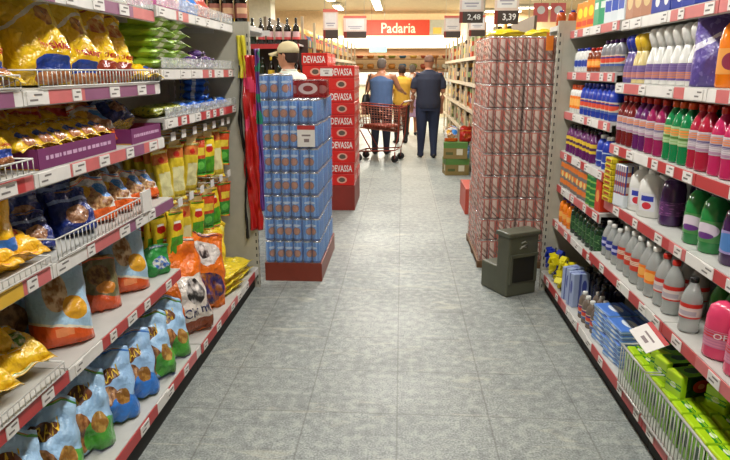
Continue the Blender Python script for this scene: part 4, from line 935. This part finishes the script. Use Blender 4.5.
# ------------------------------------------------------------------ end caps: wine bottles left, orange bottles right
def endcap(side, z, lab):
    r = root('end_shelf', (side*1.27,4.27 if side < 0 else 4.325,z))
    D = .18 if side < 0 else 0.02; MB().box(-.3,.3,-.18,D,-.03,0).build('shelf', shelfw, r)
    MB().box(-.3,.3,D,D+.004,-.05,.0).build('price_rail', tagw, r)
    MB().box(-.29,.29,-.19,-.182,-1.65,-.03).build('back_panel', panelw, r)
    return tag(r, lab, 'shelf')
ec = endcap(-1, 1.745, 'white end shelf holding tall dark wine bottles on the left')
endcap(1, 1.74, 'white end shelf holding orange bottles above the right unit')
wine = BM('wine_bottle','wine',.30,.037,b_soft['wine'],c_blk,G('label_wine_pink',(.60,.36,.3),[('r',.3,.7,.3,.7,(.8,.65,.5))],.5))
for k, (x, y) in enumerate([(-1.33,4.25),(-1.24,4.25),(-1.15,4.25),(-1.06,4.25),(-1.28,4.37),(-1.19,4.37),(-1.1,4.37),(-1.42,4.25)]):
    spawn('wine', wine, (x,y,1.746), .2*k, 'tall dark wine bottle on left end shelf, %s row, %s' % ('front' if k in (0,1,2,3,7) else 'rear', {0:'second from left',1:'third from left',2:'fourth from left',3:'rightmost',4:'left one',5:'middle one',6:'right one',7:'leftmost'}[k]), 'bottle', 'wine bottles on the end shelf')
ob = BM('juice_bottle','jug',.1,.03,plastic('juice_orange',(.72,.3,.12)),c_blu,None)
for k in range(7):
    spawn('ob', ob, (1.02+.075*k,4.28,1.741), 0, 'orange bottle with blue cap on right end shelf, %s from the left' % ORD[k], 'bottle', 'orange bottles on the right end shelf')
MB().box(-.024,.024,-.004,.004,0,.12).build('hanging_card', P('card_orange',(.92,.5,.12),.5), None, (1.015,4.53,1.60))
tag(COL.objects[-1], 'orange card hanging beside the slotted right upright', 'card')
MB().box(-.05,.05,-.002,.002,0,.035).build('shelf_sign', tagw, None, (-.97,4.46,1.70))
tag(COL.objects[-1], 'white label holder sticking out below the wine bottles', 'label holder')
# streamers beside the left end panel
def streamer(w, zlo, zhi, seed, mats):
    def f():
        m = MB()
        def g(u, v):
            z = zlo+(zhi-zlo)*v; s = (u-.5)*w*(1+.5*noise.noise(Vector((0,z*3,seed))))
            return Vector((s+.02*noise.noise(Vector((1,z*3,seed))), .012*math.sin(u*11+z*9)+.03*noise.noise(Vector((u*3,z*9,seed))), z))
        m.grid(g, 10, 60)
        for f_ in m.bm.faces: 
            f_.material_index = 1 if len(mats) > 1 and noise.noise(f_.calc_center_median()*9+Vector((seed,0,0))) > .12 and f_.calc_center_median().z > zlo+(zhi-zlo)*.55 else 0
        o = m.build('plastic_streamer', mats); md = o.modifiers.new('s','SOLIDIFY'); md.thickness = .004
        return o
    return f
sr = P('streamer_red',(.72,.10,.10),.3,coat=.4); sp = P('streamer_pink',(.88,.25,.40),.3); sg = P('streamer_green',(.12,.5,.38),.35); sv = P('streamer_violet',(.42,.25,.55),.35); sy_ = P('streamer_yellow',(.85,.80,.2),.35); sk = P('strip_black',(.08,.07,.06),.5)
spawn('st1', streamer(.085,.42,1.56,1,[sr,sp]), (-.975,4.025,0), 0, 'crumpled red and pink plastic strip hanging by the left end panel', 'streamer')
spawn('st2', streamer(.03,.55,1.60,4,[sv,sg]), (-.925,4.045,0), 0, 'thin violet and green strip right of the red strip', 'streamer')
spawn('st3', streamer(.05,1.42,1.68,6,[sy_,sy_]), (-1.02,4.03,0), 0, 'yellow crumpled tape above the red strip', 'streamer')
spawn('st4', streamer(.012,.36,1.5,7,[sk,sk]), (-1.035,4.035,0), 0, 'narrow black strip left of the red strip', 'streamer')

# ------------------------------------------------------------------ second gondolas beyond the cross aisle
def far_unit():
    r = root('shelf_unit')      # local: lip at x=0 facing -x... goods stand at +x
    MB().box(.42,.45,-.5,.5,0,2.05).build('back_panel', P('far_back',(.5,.44,.36),.6), r)
    for s in (-1,1): MB().box(.0,.03,s*.495-.009,s*.495+.009,0,2.05).build('upright', P('far_upright',(.74,.68,.56),.5), r)
    for z in FZ:
        sh = MB().box(0,.42,-.5,.5,z-.02,z).build('shelf', P('far_shelf',(.66,.60,.50),.5), r); MB().box(-.006,0,-.49,.49,z-.05,z).build('price_rail', P('rail_pale',(.82,.76,.66),.5), sh)
    MB().box(.05,.42,-.5,.5,0,.1).build('plinth', dark, r)
    return r
FZ = [.15,.52,.90,1.28,1.66]
fcols = [(.78,.62,.30),(.75,.3,.18),(.85,.62,.2),(.45,.55,.3),(.3,.38,.55),(.74,.68,.58),(.36,.24,.17),(.25,.22,.2),(.9,.75,.35)]
def fbox(i):
    def f():
        c = fcols[i]; mt = G('far_print_%d' % i, c, [('e',.5,.5,.3,.25,fcols[(i+4)%9]),('h',.8,0,1,2,fcols[(i+2)%9])], .4, .05)
        r = root('grocery_pack'); m = MB(); 
        if i % 2: m.box(-.095,.095,-.09,.09,0,.29)
        else: 
            for x in (-.05,.05): m.lathe([(.9,0),(1,.03),(1,.6),(.5,.8),(.45,1)], 8, off=(x,0,0), zmul=.30, rmul=.049)
        m.build('pack_body', mt, r); MB().box(-.06,.06,-.093,-.0905,.08,.16).build('pack_label', P('far_label_%d' % i, fcols[(i+3)%9],.5), r)
        return r
    return f
hts = ['lowest','second','waist-high','chest-high','top']
fn = ['mustard bottles','red pack','yellow bottles','green pack','blue bottles','white pack','brown bottles','dark pack','golden bottles']
for s in (-1, 1):
    for b in range(8):
        yc = 7.75+b*1.002
        xl = -1.11 if s < 0 else 1.02
        spawn('farunit', far_unit, (xl, yc, 0), 0 if s > 0 else PI, 'grocery shelf unit on the %s beyond the cross aisle, %s bay' % ('left' if s < 0 else 'right', ORD[b]), 'shelving', 'far grocery shelving')
        if b > 6: continue
        for zi, z in enumerate(FZ):
            for q in range(5):
                i = random.randrange(9)
                if s < 0 and zi == 4: i = random.choice([6,6,6,0,2])
                spawn('fb%d' % i, fbox(i), (xl+s*.12, yc-.40+q*.2, z+.001), (0,0,R(-90*s)), '%s, %s on %s shelf, %s far %s bay' % (fn[i], ORD[q], hts[zi], ORD[b], 'left' if s < 0 else 'right'), 'groceries', 'groceries on the far shelves')
# end cap of the far left gondola facing the camera
r = root('end_shelf', (-1.55,7.1,0))
MB().box(-.5,.5,.05,.08,0,1.80).build('back_panel', P('endcap_dark_panel',(.25,.2,.17),.6), r)
for z in (.15,.55,.95,1.34,1.74):
    sh = MB().box(-.5,.45,-.25,.05,z-.02,z).build('shelf', shelfw, r); MB().box(-.5,.45,-.256,-.25,z-.05,z).build('price_rail', red, sh)
tag(r, 'wine shelf end with red rails behind the man in the cap', 'shelving')
wl = [('wg1',b_soft['wine'],c_yel,G('label_gold',(.85,.72,.2),[],.4),'dark wine bottle with gold label'),('wg2',b_soft['winegreen'],c_blk,None,'plain green wine bottle'),('wg3',b_soft['wine'],c_blk,G('label_pinkwhite',(.85,.72,.72),[('h',-1,0,1,.3,(.8,.3,.3))],.4),'dark wine bottle with white label')]
for zi, z in enumerate([1.74,1.34,.95]):
    for k in range(10):
        w_ = wl[0] if k < 3 else wl[1] if k < 5 else wl[2]
        if zi: w_ = wl[1] if k % 3 else wl[0]
        spawn(w_[0], BM('wine_bottle','wine',.27,.036,w_[1],w_[2],w_[3],n=10), (-2.0+k*.095,6.95,z+.001), 0, '%s, %s from left, %s shelf of the wine end' % (w_[4], ORD[k], ['top','second','third'][zi]), 'bottle', 'wine bottles on the far end shelf')

# ------------------------------------------------------------------ cartons on the floor, red base
def fcart():
    r = root('cardboard_box'); km = P('kraft_card',(.50,.43,.24),.7)
    MB().box(-.17,.17,-.14,.14,0,.19).build('carton', G('kraft_print',(.52,.45,.25),[('r',.55,.8,.3,.75,(.82,.8,.7)),('r',.1,.4,.3,.5,(.3,.35,.18)),('h',.8,0,1,2,(.32,.5,.22))],.6), r)
    MB().box(-.172,.172,-.142,.142,.19,.235).build('green_lid', P('lid_green',(.33,.50,.24),.6), r); MB().box(-.172,.172,-.02,.02,.2351,.236).build('tape', km, r)
    return r
spawn('fc', fcart, (.80,9.05,0), .1, 'green lidded cardboard box on the floor, lower of two', 'box')
spawn('fc', fcart, (.79,9.05,.2365), -.08, 'green lidded cardboard box, upper of the two on the floor', 'box')
MB().box(-.25,.25,-.3,.3,0,.27).build('display_podium', P('base_faded_red',(.70,.27,.2),.5), None, (.93,6.7,0), bevel=.005)
tag(COL.objects[-1], 'faded red base box on the right, past the can stack', 'display base')
for k in range(4):
    spawn('packR', packR, (.95,6.7,.271+k*.1636), 0, 'red and silver can pack on the faded red base, %s layer' % ORD[k], 'can pack', gp)
spawn('redb', None, (.93,9.06,.474), (0,0,.3), 'red pack on top of the green lidded boxes, beside the white one', 'bag')
spawn('lbl', None, (.95,9.5,0), (0,0,R(-30)), 'grey-blue bag on the floor behind the green lidded boxes', 'bag', None, 1.6)
# loose shopping-bag-like items on the carton stack
spawn('mixb', None, (.72,9.05,.474), (0,0,0), 'white and blue pack on top of the green lidded boxes', 'bag')

# ------------------------------------------------------------------ shopping cart
def cart():
    r = root('shopping_cart'); rm = P('cart_red_plastic',(.55,.20,.13),.4); wm = P('cart_wire',(.62,.38,.3),.35,.4)
    def wall(a, b, c, d, nu, nv, name):
        m = MB(); a,b,c,d = map(Vector,(a,b,c,d))      # a-b bottom, d-c top
        for i in range(nu+1): t = i/nu; m.tube([a.lerp(b,t), d.lerp(c,t)], .004, 4)
        for j in range(nv+1): t = j/nv; m.tube([a.lerp(d,t), b.lerp(c,t)], .005, 4)
        m.build(name, wm, r)
    B = [(-.33,-.22,.50),(.30,-.22,.55),(.30,.22,.55),(-.33,.22,.50)]; T = [(-.38,-.26,.88),(.36,-.26,.93),(.36,.26,.93),(-.38,.26,.88)]
    for i in range(4): j = (i+1) % 4; wall(B[i], B[j], T[j], T[i], 14 if i % 2 == 0 else 9, 5, 'basket_side')
    wall(B[0], B[1], B[2], B[3], 14, 9, 'basket_floor')
    m = MB(); m.tube([T[0],T[1],T[2],T[3],T[0]], .012, 6); m.build('rim', rm, r)
    m = MB(); m.tube([(-.46,-.25,.98),(-.46,.25,.98)], .016, 8); m.build('handle', P('cart_handle',(.85,.8,.78),.4), r)
    m = MB()
    for s in (-1,1):
        m.tube([(-.46,s*.25,.98),(-.38,s*.26,.90),(-.36,s*.22,.45),(-.30,s*.22,.20),(.32,s*.2,.16)], .012, 6)
        m.tube([(.30,s*.2,.52),(.1,s*.2,.18)], .010, 6)
    m.tube([(-.30,-.22,.20),(-.30,.22,.20)], .01, 6); m.tube([(.32,-.2,.16),(.32,.2,.16)], .01, 6); m.build('frame', rm, r)
    wh = None
    for x in (-.30,.32):
        for s in (-1,1):
            m = MB(); m.tube([(0,-.014,0),(0,.014,0)], .06, 14); w_ = m.build('wheel', black, r, (x,s*.2,.06)); 
            MB().tube([(0,.018,0),(0,.018,.11),(0,-.018,.11),(0,-.018,0)], .006, 5).build('fork', rm, w_)
    MB().box(-.3,.25,-.18,.18,.56,.60).build('basket_tray', rm, r)
    return r
spawn('cart', cart, (-.34,10.4,0), (0,0,PI-.25), 'reddish shopping cart standing beside the woman in blue', 'shopping cart')

# ------------------------------------------------------------------ people
def remesh(o, vs, smooth=4):
    md = o.modifiers.new('r','REMESH'); md.mode = 'VOXEL'; md.voxel_size = vs; md.use_smooth_shade = True
    ms = o.modifiers.new('s','SMOOTH'); ms.iterations = smooth; ms.factor = .5
skin = P('skin',(.72,.50,.38),.5)
def hand(m, w, d, side):
    """w wrist, d direction of the forearm; palm, four fingers and a thumb"""
    w = Vector(w); d = Vector(d).normalized(); s = d.cross(Vector((0,1,0))).normalized() if abs(d.y) < .9 else Vector((1,0,0)); nrm = s.cross(d)
    m.tube([w-d*.03, w+d*.02, w+d*.06, w+d*.095], .03, 8, radii=[(.024,.018),(.03,.016),(.04,.016),(.038,.013)])
    for k, (o_, L) in enumerate([(-.03,.066),(-.01,.076),(.01,.07),(.03,.055)]):
        b = w+d*.085+s*o_; m.tube([b, b+d*L*.5+nrm*.006, b+d*L*.8+nrm*.022, b+d*L*.9+nrm*.035], .009, 6, radii=[.0095,.009,.008,.006])
    b = w+d*.03+s*.03*side; m.tube([b, b+(d*.6+s*side*.7)*.04+nrm*.01, b+(d+s*side*.5)*.06+nrm*.02], .01, 6, radii=[.011,.010,.007])
def person(name, label, loc, rz, H, pose, shirt, pants, hair=None, sleeves=.22, hat=None, skirt=False, build=1.0, extra=None, tank=False):
    """local: faces -Y. pose: arms {'L':(shoulder->elbow->wrist)}, all for a 1.70 m figure"""
    r = root(name, loc, (0,0,rz)); r.scale = (H/1.7,)*3; tag(r, label, 'person')
    B = build; m = MB(); ln_ = pose.get('lean', 0)
    sx = .185*B; 
    SH = {'L':Vector((-sx,0-ln_,1.40)),'R':Vector((sx,0-ln_,1.40))}
    arms = {}
    for k, sg in (('L',-1),('R',1)):
        e, w = pose.get(k, ((sg*.05,.03,-.28),(sg*.02,-.05,-.25)))
        E_ = SH[k]+Vector(e); W_ = E_+Vector(w); arms[k] = (SH[k], E_, W_)
    # torso
    tr = [(0,0,.82,.15*B,.11*B),(0,0,.92,.17*B,.125*B),(0,-ln_*.2,1.05,.15*B,.115*B),(0,-ln_*.5,1.18,.155*B,.12*B),(0,-ln_*.8,1.32,.18*B,.12*B),(0,-ln_,1.41,.16*B,.09*B),(0,-ln_,1.445,.10,.07),(0,-ln_-.01,1.50,.052,.055)]
    m.loft(tr, 18)
    # head
    hd = Vector((0,-ln_-.015,0)); 
    hr = [(.03,.03,1.475,0),(.052,.06,1.49,.0),(.062,.078,1.52,-.008),(.072,.09,1.56,0),(.077,.097,1.60,.004),(.076,.097,1.635,.008),(.064,.082,1.67,.01),(.04,.05,1.692,.01),(.01,.012,1.70,.01)]
    m.loft([(hd.x, hd.y+o_, z, a, b) for a, b, z, o_ in hr], 18)
    m.tube([(hd.x,hd.y-.088,1.60),(hd.x,hd.y-.108,1.575),(hd.x,hd.y-.088,1.558)], .012, 6, radii=[.007,.014,.009])
    for s in (-1,1): m.tube([(hd.x+s*.074,hd.y+.0,1.615),(hd.x+s*.085,hd.y+.012,1.60),(hd.x+s*.074,hd.y+.0,1.565)], .01, 6, radii=[.01,.014,.008])
    for k, sg in (('L',-1),('R',1)):
        a, e, w = arms[k]
        m.tube([a+Vector((-sg*.06,0,0)), a, a.lerp(e,.4), e, e.lerp(w,.35), w], .04, 10, radii=[.05,.052*B,.047*B,.038*B,.039*B,.024])
        hand(m, w, w-e, -sg)
        st = pose.get('step'+k, 0.0); hx = sg*.088*B
        m.tube([(hx,0,.92),(hx,0,.82),(hx*1.05,-st*.3,.5),(hx*1.05,-st*.1,.40),(hx*1.1,.01+st*.6,.08),(hx*1.1,.01+st*.7,.05)], .07, 12, radii=[.09*B,.088*B,.06*B,.054*B,.035,.035])
    body = m.build('body', skin, r); remesh(body, .009)
    # face details
    for s in (-1,1): MB().lathe([(.2,-1),(.8,-.6),(1,0),(.8,.6),(.2,1)], 8, zmul=.007, rmul=.011).build('eye', P('eye_dark',(.12,.08,.06),.3), r, (hd.x+s*.03, hd.y-.087, 1.605))
    MB().tube([(-.022,0,0),(0,-.004,-.002),(.022,0,0)], .005, 6).build('mouth', P('lips',(.6,.3,.27),.5), r, (hd.x, hd.y-.078, 1.533))
    # shoes
    for sg, k in ((-1,'L'),(1,'R')):
        st = pose.get('step'+k, 0.0); hx = sg*.088*B*1.1; m = MB()
        m.tube([(hx,.06+st*.7,.04),(hx,.01+st*.7,.05),(hx,-.08+st*.7,.04),(hx*1.1,-.16+st*.7,.028)], .04, 10, radii=[(.03,.035),(.042,.045),(.045,.036),(.036,.024)])
        for v in m.bm.verts: v.co.z = max(v.co.z, 0)
        m.build('shoe', P('shoe_dark',(.13,.12,.12),.5), r)
    # shirt
    m = MB(); g = .014
    rows = [(0,0,.84 if not tank else .86,.165*B+g,.125*B+g),(0,0,.92,.178*B+g,.13*B+g),(0,-ln_*.2,1.05,.165*B+g,.125*B+g),(0,-ln_*.5,1.18,.17*B+g,.125*B+g),(0,-ln_*.8,1.32,.187*B+g,.122*B+g)]
    rows += [(0,-ln_,1.405,.165*B+g,.095*B+g),(0,-ln_,1.44,.115+g,.075+g),(0,-ln_,1.468,.062+g,.055+g)] if not tank else [(0,-ln_,1.39,.12*B+g,.095*B+g),(0,-ln_,1.43,.10,.075)]
    m.loft(rows, 20)
    if sleeves:
        for k, sg in (('L',-1),('R',1)):
            a, e, w = arms[k]; L1 = (e-a).length; t = min(1, sleeves/L1); p2 = a.lerp(e, t)
            pts = [a+Vector((-sg*.09,0,-.01)), a+Vector((-sg*.015,0,-.012)), a.lerp(p2,.5), p2]; rad = [.055,.062*B,.062*B,.06*B]
            if sleeves > L1: pts = [a+Vector((-sg*.08,0,0)), a, e, e.lerp(w,.8)]; rad = [.06,.066*B,.052*B,.036]
            m.tube(pts, .05, 12, radii=rad)
    o = m.build('shirt', shirt, r); remesh(o, .011, 3)
    if not tank:
        m = MB(); m.tube([(.066*math.cos(t*PI/8),-ln_+.064*math.sin(t*PI/8),1.468) for t in range(17)], .012, 6); m.build('collar', shirt, r)
    # lower garment
    m = MB()
    if skirt: m.loft([(0,0,.45,.2*B,.17*B),(0,0,.6,.19*B,.165*B),(0,0,.8,.185*B,.15*B),(0,0,.96,.165*B+.01,.13*B+.01)], 20)
    else:
        m.loft([(0,0,.80,.16*B+.01,.12*B+.01),(0,0,.9,.178*B,.135*B),(0,0,.98,.165*B+.006,.125*B+.006)], 18)
        for sg, k in ((-1,'L'),(1,'R')):
            st = pose.get('step'+k, 0.0); hx = sg*.088*B
            m.tube([(hx,0,.93),(hx,0,.80),(hx*1.05,-st*.3,.5),(hx*1.05,-st*.1,.40),(hx*1.1,.01+st*.5,.12),(hx*1.1,.01+st*.65,.035)], .08, 12, radii=[.1*B,.1*B,.074*B,.068*B,.055,.058])
    o = m.build('skirt' if skirt else 'trousers', pants, r); remesh(o, .011, 3)
    if hair:
        hm, mode = hair; m = MB()
        hz = [(.081,.097,1.60,.018),(.083,.103,1.64,.012),(.072,.09,1.68,.012),(.045,.055,1.706,.012),(.01,.012,1.714,.012)]
        if mode == 'long': hz = [(.05,.03,1.47,.07),(.075,.06,1.53,.05)]+hz
        if mode == 'short': hz = [(.06,.05,1.535,.045),(.077,.075,1.57,.032)]+hz
        m.loft([(hd.x, hd.y+o_, z, a, b) for a, b, z, o_ in hz], 18); o = m.build('hair', hm, r); remesh(o, .008, 2)
    if hat:
        m = MB(); m.loft([(hd.x, hd.y+.01, 1.625,.088,.108),(hd.x, hd.y+.01, 1.665,.086,.106),(hd.x, hd.y+.012,1.70,.072,.088),(hd.x, hd.y+.012,1.722,.045,.055),(hd.x,hd.y+.012,1.73,.01,.012)], 20)
        cp = m.build('cap', hat, r)
        m = MB(); m.grid(lambda u,v: Vector((hd.x+(u-.5)*.16*(1-.2*v), hd.y-.08-v*.12*math.sin(PI*(.15+.7*u)), 1.648-.028*v-.03*(2*u-1)**2)), 10, 5); o = m.build('cap_peak', hat, cp); md = o.modifiers.new('s','SOLIDIFY'); md.thickness = .008
    if extra: extra(r)
    return r
cl_ = lambda n, c, ro=.85: P(n, c, ro)
grayhair = cl_('hair_grey',(.38,.34,.31)); brown = cl_('hair_brown',(.18,.11,.08)); shorth = cl_('hair_cropped',(.42,.30,.24))
def polo_bag(r): pass
person('person','person in dark navy polo shirt and jeans, seen from behind',(.45,10.75,0),PI+.06,1.70,
       {'L':((-.035,.0,-.29),(.0,-.12,-.23)),'R':((.04,.0,-.29),(.01,-.14,-.22)),'stepL':.05,'stepR':-.05}, cl_('shirt_navy',(.13,.15,.22)), cl_('jeans_blue',(.11,.15,.25)), (shorth,'crop'), sleeves=.24, build=1.13)
def shoulder_bag(r):
    m = MB(); m.lathe([(.5,0),(1,.05),(1,.6),(.7,.95),(.4,1)], 14, .5, 1, zmul=.36, rmul=.15); b = m.build('shoulder_bag', black, r, (.27,.05,.72))
    MB().tube([(.27,-.05,1.05),(.235,-.04,1.25),(.17,-.02,1.47),(.2,.08,1.3),(.26,.1,1.05)], .01, 6).build('strap', black, b) if False else MB().tube([(0,-.08,.33),(-.04,-.06,.55),(-.09,0,.72),(-.05,.08,.55),(0,.08,.33)], .01, 6).build('strap', black, b)
person('person','person in blue sleeveless top with black shoulder bag, back to the camera',(-.36,11.15,0),PI-.25,1.66,
       {'R':((.06,.0,-.27),(.0,-.12,-.2)),'L':((-.08,-.10,-.22),(-.02,-.24,-.06)),'lean':.03}, cl_('top_blue',(.30,.40,.56)), cl_('skirt_dark',(.12,.14,.2)), (grayhair,'short'), sleeves=0, build=1.15, tank=True, extra=shoulder_bag)
person('person','person in mustard yellow shirt beyond the cart, between two others',(.0,12.9,0),PI+.3,1.56,
       {'L':((-.06,.0,-.27),(-.02,-.1,-.2))}, cl_('shirt_mustard',(.80,.62,.22)), cl_('trousers_dark',(.14,.14,.14)), (brown,'short'), sleeves=.22, build=1.05)
person('person','person in pale top and lilac skirt, farthest in the aisle',(.24,14.6,0),PI-.1,1.58,
       {}, cl_('top_pale',(.80,.78,.74)), cl_('skirt_lilac',(.66,.55,.68)), (grayhair,'short'), sleeves=.2, skirt=True)
person('person','person in cream cap and white shirt, side view, behind the blue can stack',(-1.03,5.95,0),-PI/2-.35,1.70,
       {'L':((-.05,-.15,-.22),(.02,-.25,-.03)),'R':((.05,-.12,-.24),(-.02,-.25,0)),'lean':.03}, cl_('shirt_white',(.84,.86,.80)), cl_('trousers_grey',(.25,.25,.27)), (brown,'short'), sleeves=.24, hat=cl_('cap_cream',(.85,.79,.62)), build=1.18)

# ------------------------------------------------------------------ bakery end: fascia, lit soffit, counter, goods
fm = P('fascia_red',(.78,.24,.14),.5)
r = root('bakery_sign', (-.15,21.95,2.6))
MB().box(-1.85,1.05,-.03,.0,0,.50).build('sign_board', fm, r)
flat_text('Padaria', 1.15, .33, P('sign_letters',(.95,.88,.78),.5), r, (.01,-.034,.24))
MB().box(-1.85,-1.05,-.034,-.03,0,.5).build('dark_end', P('fascia_dark_red',(.55,.16,.12),.5), r)
tag(r, 'long red bakery sign with pale lettering on the far wall', 'sign')
r = root('light_box', (0,21.9,2.18))
MB().box(-3.2,3.4,-.2,.0995,0,.40).build('housing', casem, r)
MB().box(-3.18,3.38,-.215,-.201,.01,.39).build('diffuser', P('lightbox_glow',(1,.93,.78),.5,emit=2.6), r)
tag(r, 'long glowing light box under the bakery sign', 'light')
r = root('menu_panel', (2.0,21.95,2.55)); MB().box(-1.09,-.56,-.03,0,0,.55).build('panel', P('panel_grey',(.66,.66,.60),.5), r); MB().box(-.98,-.7,-.035,-.03,.1,.3).build('picture', P('panel_yellow',(.85,.68,.3),.5), r)
tag(r, 'grey panel with yellow picture right of the bakery sign', 'panel')
r = root('bakery_counter', (.2,20.5,0)); MB().box(-2.0,2.2,-.3,.3,0,1.0).build('counter_body', P('counter_cream',(.80,.74,.62),.5), r); MB().box(-2.05,2.25,-.35,.35,1.0,1.04).build('counter_top', P('counter_steel',(.7,.7,.68),.3,.6), r); MB().box(-2.0,2.2,-.3,-.29,1.04,1.4).build('glass_front', clear, r)
tag(r, 'bakery counter with glass front at the aisle end', 'counter')
r = root('bread_rack', (.2,25.3,0))
for z in (.3,.7,1.1,1.5,1.9): MB().box(-2.9,3.2,-.2,.3,z-.03,z).build('shelf', P('rack_wood',(.6,.4,.25),.6), r)
for x in (-2.9,-.9,1.1,3.15): MB().box(x,x+.05,-.2,.3,0,2.2).build('post', P('rack_wood',(.6,.4,.25),.6), r)
tag(r, 'wooden bread rack along the back of the bakery', 'rack')
def loaf(i):
    cs = [(.75,.5,.2),(.85,.72,.35),(.55,.6,.25),(.8,.8,.75),(.25,.45,.6),(.65,.3,.2)]
    def f():
        r = root('bread_bag'); MB().tube([(-.14,0,.1),(-.1,0,.11),(.1,0,.11),(.14,0,.1)], .1, 8, radii=[.05,.1,.1,.05]).build('loaf', P('loaf_%d' % i, cs[i], .5), r); MB().tube([(.14,0,.1),(.18,0,.11)], .02, 6).build('twist', tagw, r); return r
    return f
for zi, z in enumerate((.7,1.1,1.5,1.9)):
    for k in range(14):
        i = random.randrange(6); spawn('loaf%d' % i, loaf(i), (-2.5+k*.42,25.25,z+.001), 0, ['golden','yellow','green','white','blue','reddish'][i]+' bread bag, %s from left, %s rack shelf' % (ORD[k], ['second','third','fourth','top'][zi]), 'bread', 'bread bags on the bakery rack')
la = bpy.data.lights.new('bakery_light','AREA'); la.size = 5; la.energy = 140; la.color = (1,.88,.65); lo_ = bpy.data.objects.new('bakery_light', la); COL.objects.link(lo_); lo_.location = (0,23.9,3.3)
r = root('hanging_banner', (-.75,20.0,2.0)); MB().box(-.27,.27,-.01,.01,0,.2).build('banner_cloth', P('banner_teal',(.42,.62,.62),.6), r); MB().tube([(-.2,0,.2),(-.2,0,1.39)], .004,5).build('cord', black, r); MB().tube([(.2,0,.2),(.2,0,1.39)], .004,5).build('cord', black, r)
tag(r, 'small teal banner hanging before the bakery', 'banner')

# ------------------------------------------------------------------ hanging price posters
def poster(w, h, price, top, label, x, y, z, rz=0):
    r = root('price_poster', (x,y,z), (0,0,rz))
    MB().box(-w/2,w/2,-.003,.003,0,h).build('poster_card', P('poster_cream',(.86,.78,.72),.5), r)
    MB().box(-w*.4,w*.4,-.0042,-.003,h*.36,h*.86).build('white_field', tagw, r)
    MB().box(-w/2,w/2,-.005,-.003,h*.9,h).build('red_header', P('poster_pink',(.82,.42,.36),.5), r)
    MB().box(-w/2,w/2,-.005,-.003,0,h*.3).build('price_strip', P('poster_dark',(.25,.21,.18),.5), r)
    MB().box(-w/2,-w*.36,-.006,-.005,0,h*.3).build('red_corner', P('poster_dkred',(.5,.15,.1),.5), r)
    if price: flat_text(price, w*.55, h*.17, ink_wht, r, (w*.12,-.007,h*.15))
    if top: flat_text(top, w*.62, h*.15, P('ink_grey',(.3,.3,.35),.5), r, (0,-.007,h*.7))
    m = MB(); m.box(-w*.3,w*.3,-.0048,-.0042,h*.5,h*.54); m.box(-w*.22,w*.22,-.0048,-.0042,h*.43,h*.46); m.build('small_print', P('poster_grey_print',(.62,.62,.66),.5), r)
    for s in (-1,1): MB().tube([(s*w*.4,0,h),(s*w*.4,0,3.4-z)], .003, 4).build('cord', chrome, r)
    tag(r, label, 'poster')
poster(.25,.38,'2,48',None,'hanging price poster reading 2,48 nearest the bakery sign side',.725,7.0,1.955)
poster(.20,.36,'3,39','MOÇA','hanging price poster with dark lettering above right can stack',.86,5.5,1.84)
poster(.31,.39,None,None,'blue-grey price poster hanging just right of the red sign',.91,12.0,2.04)
poster(.2,.25,None,None,'low price poster behind the 2,48 one',.93,8.2,1.88)
poster(.29,.27,None,None,'small price poster hanging over the left end of the red sign',-.60,8.2,1.86)
poster(.19,.36,None,None,'price poster hanging beside the bright wall above left shelves',-.92,8.3,1.86)
for k, (x, z) in enumerate([(2.45,2.3),(2.75,2.3)]):
    r = root('hanging_banner', (x,11.8,z)); MB().box(-.13,.13,-.005,.005,0,.32).build('banner_cloth', P('banner_red_white',(.85,.42,.4),.6), r)
    MB().lathe([(1,0),(1,1)], 16, zmul=.002, rmul=.07).build('white_disc', tagw, r, (0,-.008,.2), (PI/2,0,0)); MB().tube([(0,0,.32),(0,0,1.1)], .003, 4).build('cord', black, r)
    tag(r, ['red banner with white disc far right, left one','red banner with white disc far right, right one'][k], 'banner')
for k, (x, y) in enumerate([(2.0,10.5),(2.9,11.5),(2.2,7.2),(3.1,8.2)]):
    o = MB().tube([(0,0,0),(0,0,1.6)], .012, 8).build('ceiling_rod', P('rod_cream',(.8,.74,.6),.5), None, (x,y,1.8)); tag(o, 'thin cream ceiling rod over the right side, %s from the left' % ['first','third','second','fourth'][k], 'rod', 'ceiling rods')
# column / freezer wall at right back, left bright column
tag(MB().box(-.3,.3,-.3,.3,0,3.4).build('pillar', P('pillar_white',(.84,.83,.78),.6), None, (-3.9,18.0,0)), 'pale square pillar far left behind the wine bottles', 'pillar')
tag(MB().box(-.2,.2,-.2,.2,0,3.4).build('pillar', P('pillar_white',(.84,.83,.78),.6), None, (1.75,15.9,0)), 'pale square pillar beyond the right can stack', 'pillar')

# ------------------------------------------------------------------ world, camera, view
wd = bpy.data.worlds.new('World'); SC.world = wd; wd.use_nodes = True
wd.node_tree.nodes['Background'].inputs[0].default_value = (.9,.92,1,1); wd.node_tree.nodes['Background'].inputs[1].default_value = .2
cam = bpy.data.cameras.new('camera'); cam.lens = 30.575; cam.sensor_width = 36; cam.clip_start = .05
co = bpy.data.objects.new('camera', cam); COL.objects.link(co); co.location = (0,0,1.47); co.rotation_euler = (PI/2-R(14.470),0,R(3.307)); SC.camera = co
SC.view_settings.view_transform = 'Standard'; SC.view_settings.look = 'None'; SC.view_settings.exposure = 0.0; SC.view_settings.gamma = 1
# a label on each part-free copy must not inherit a group when none was given
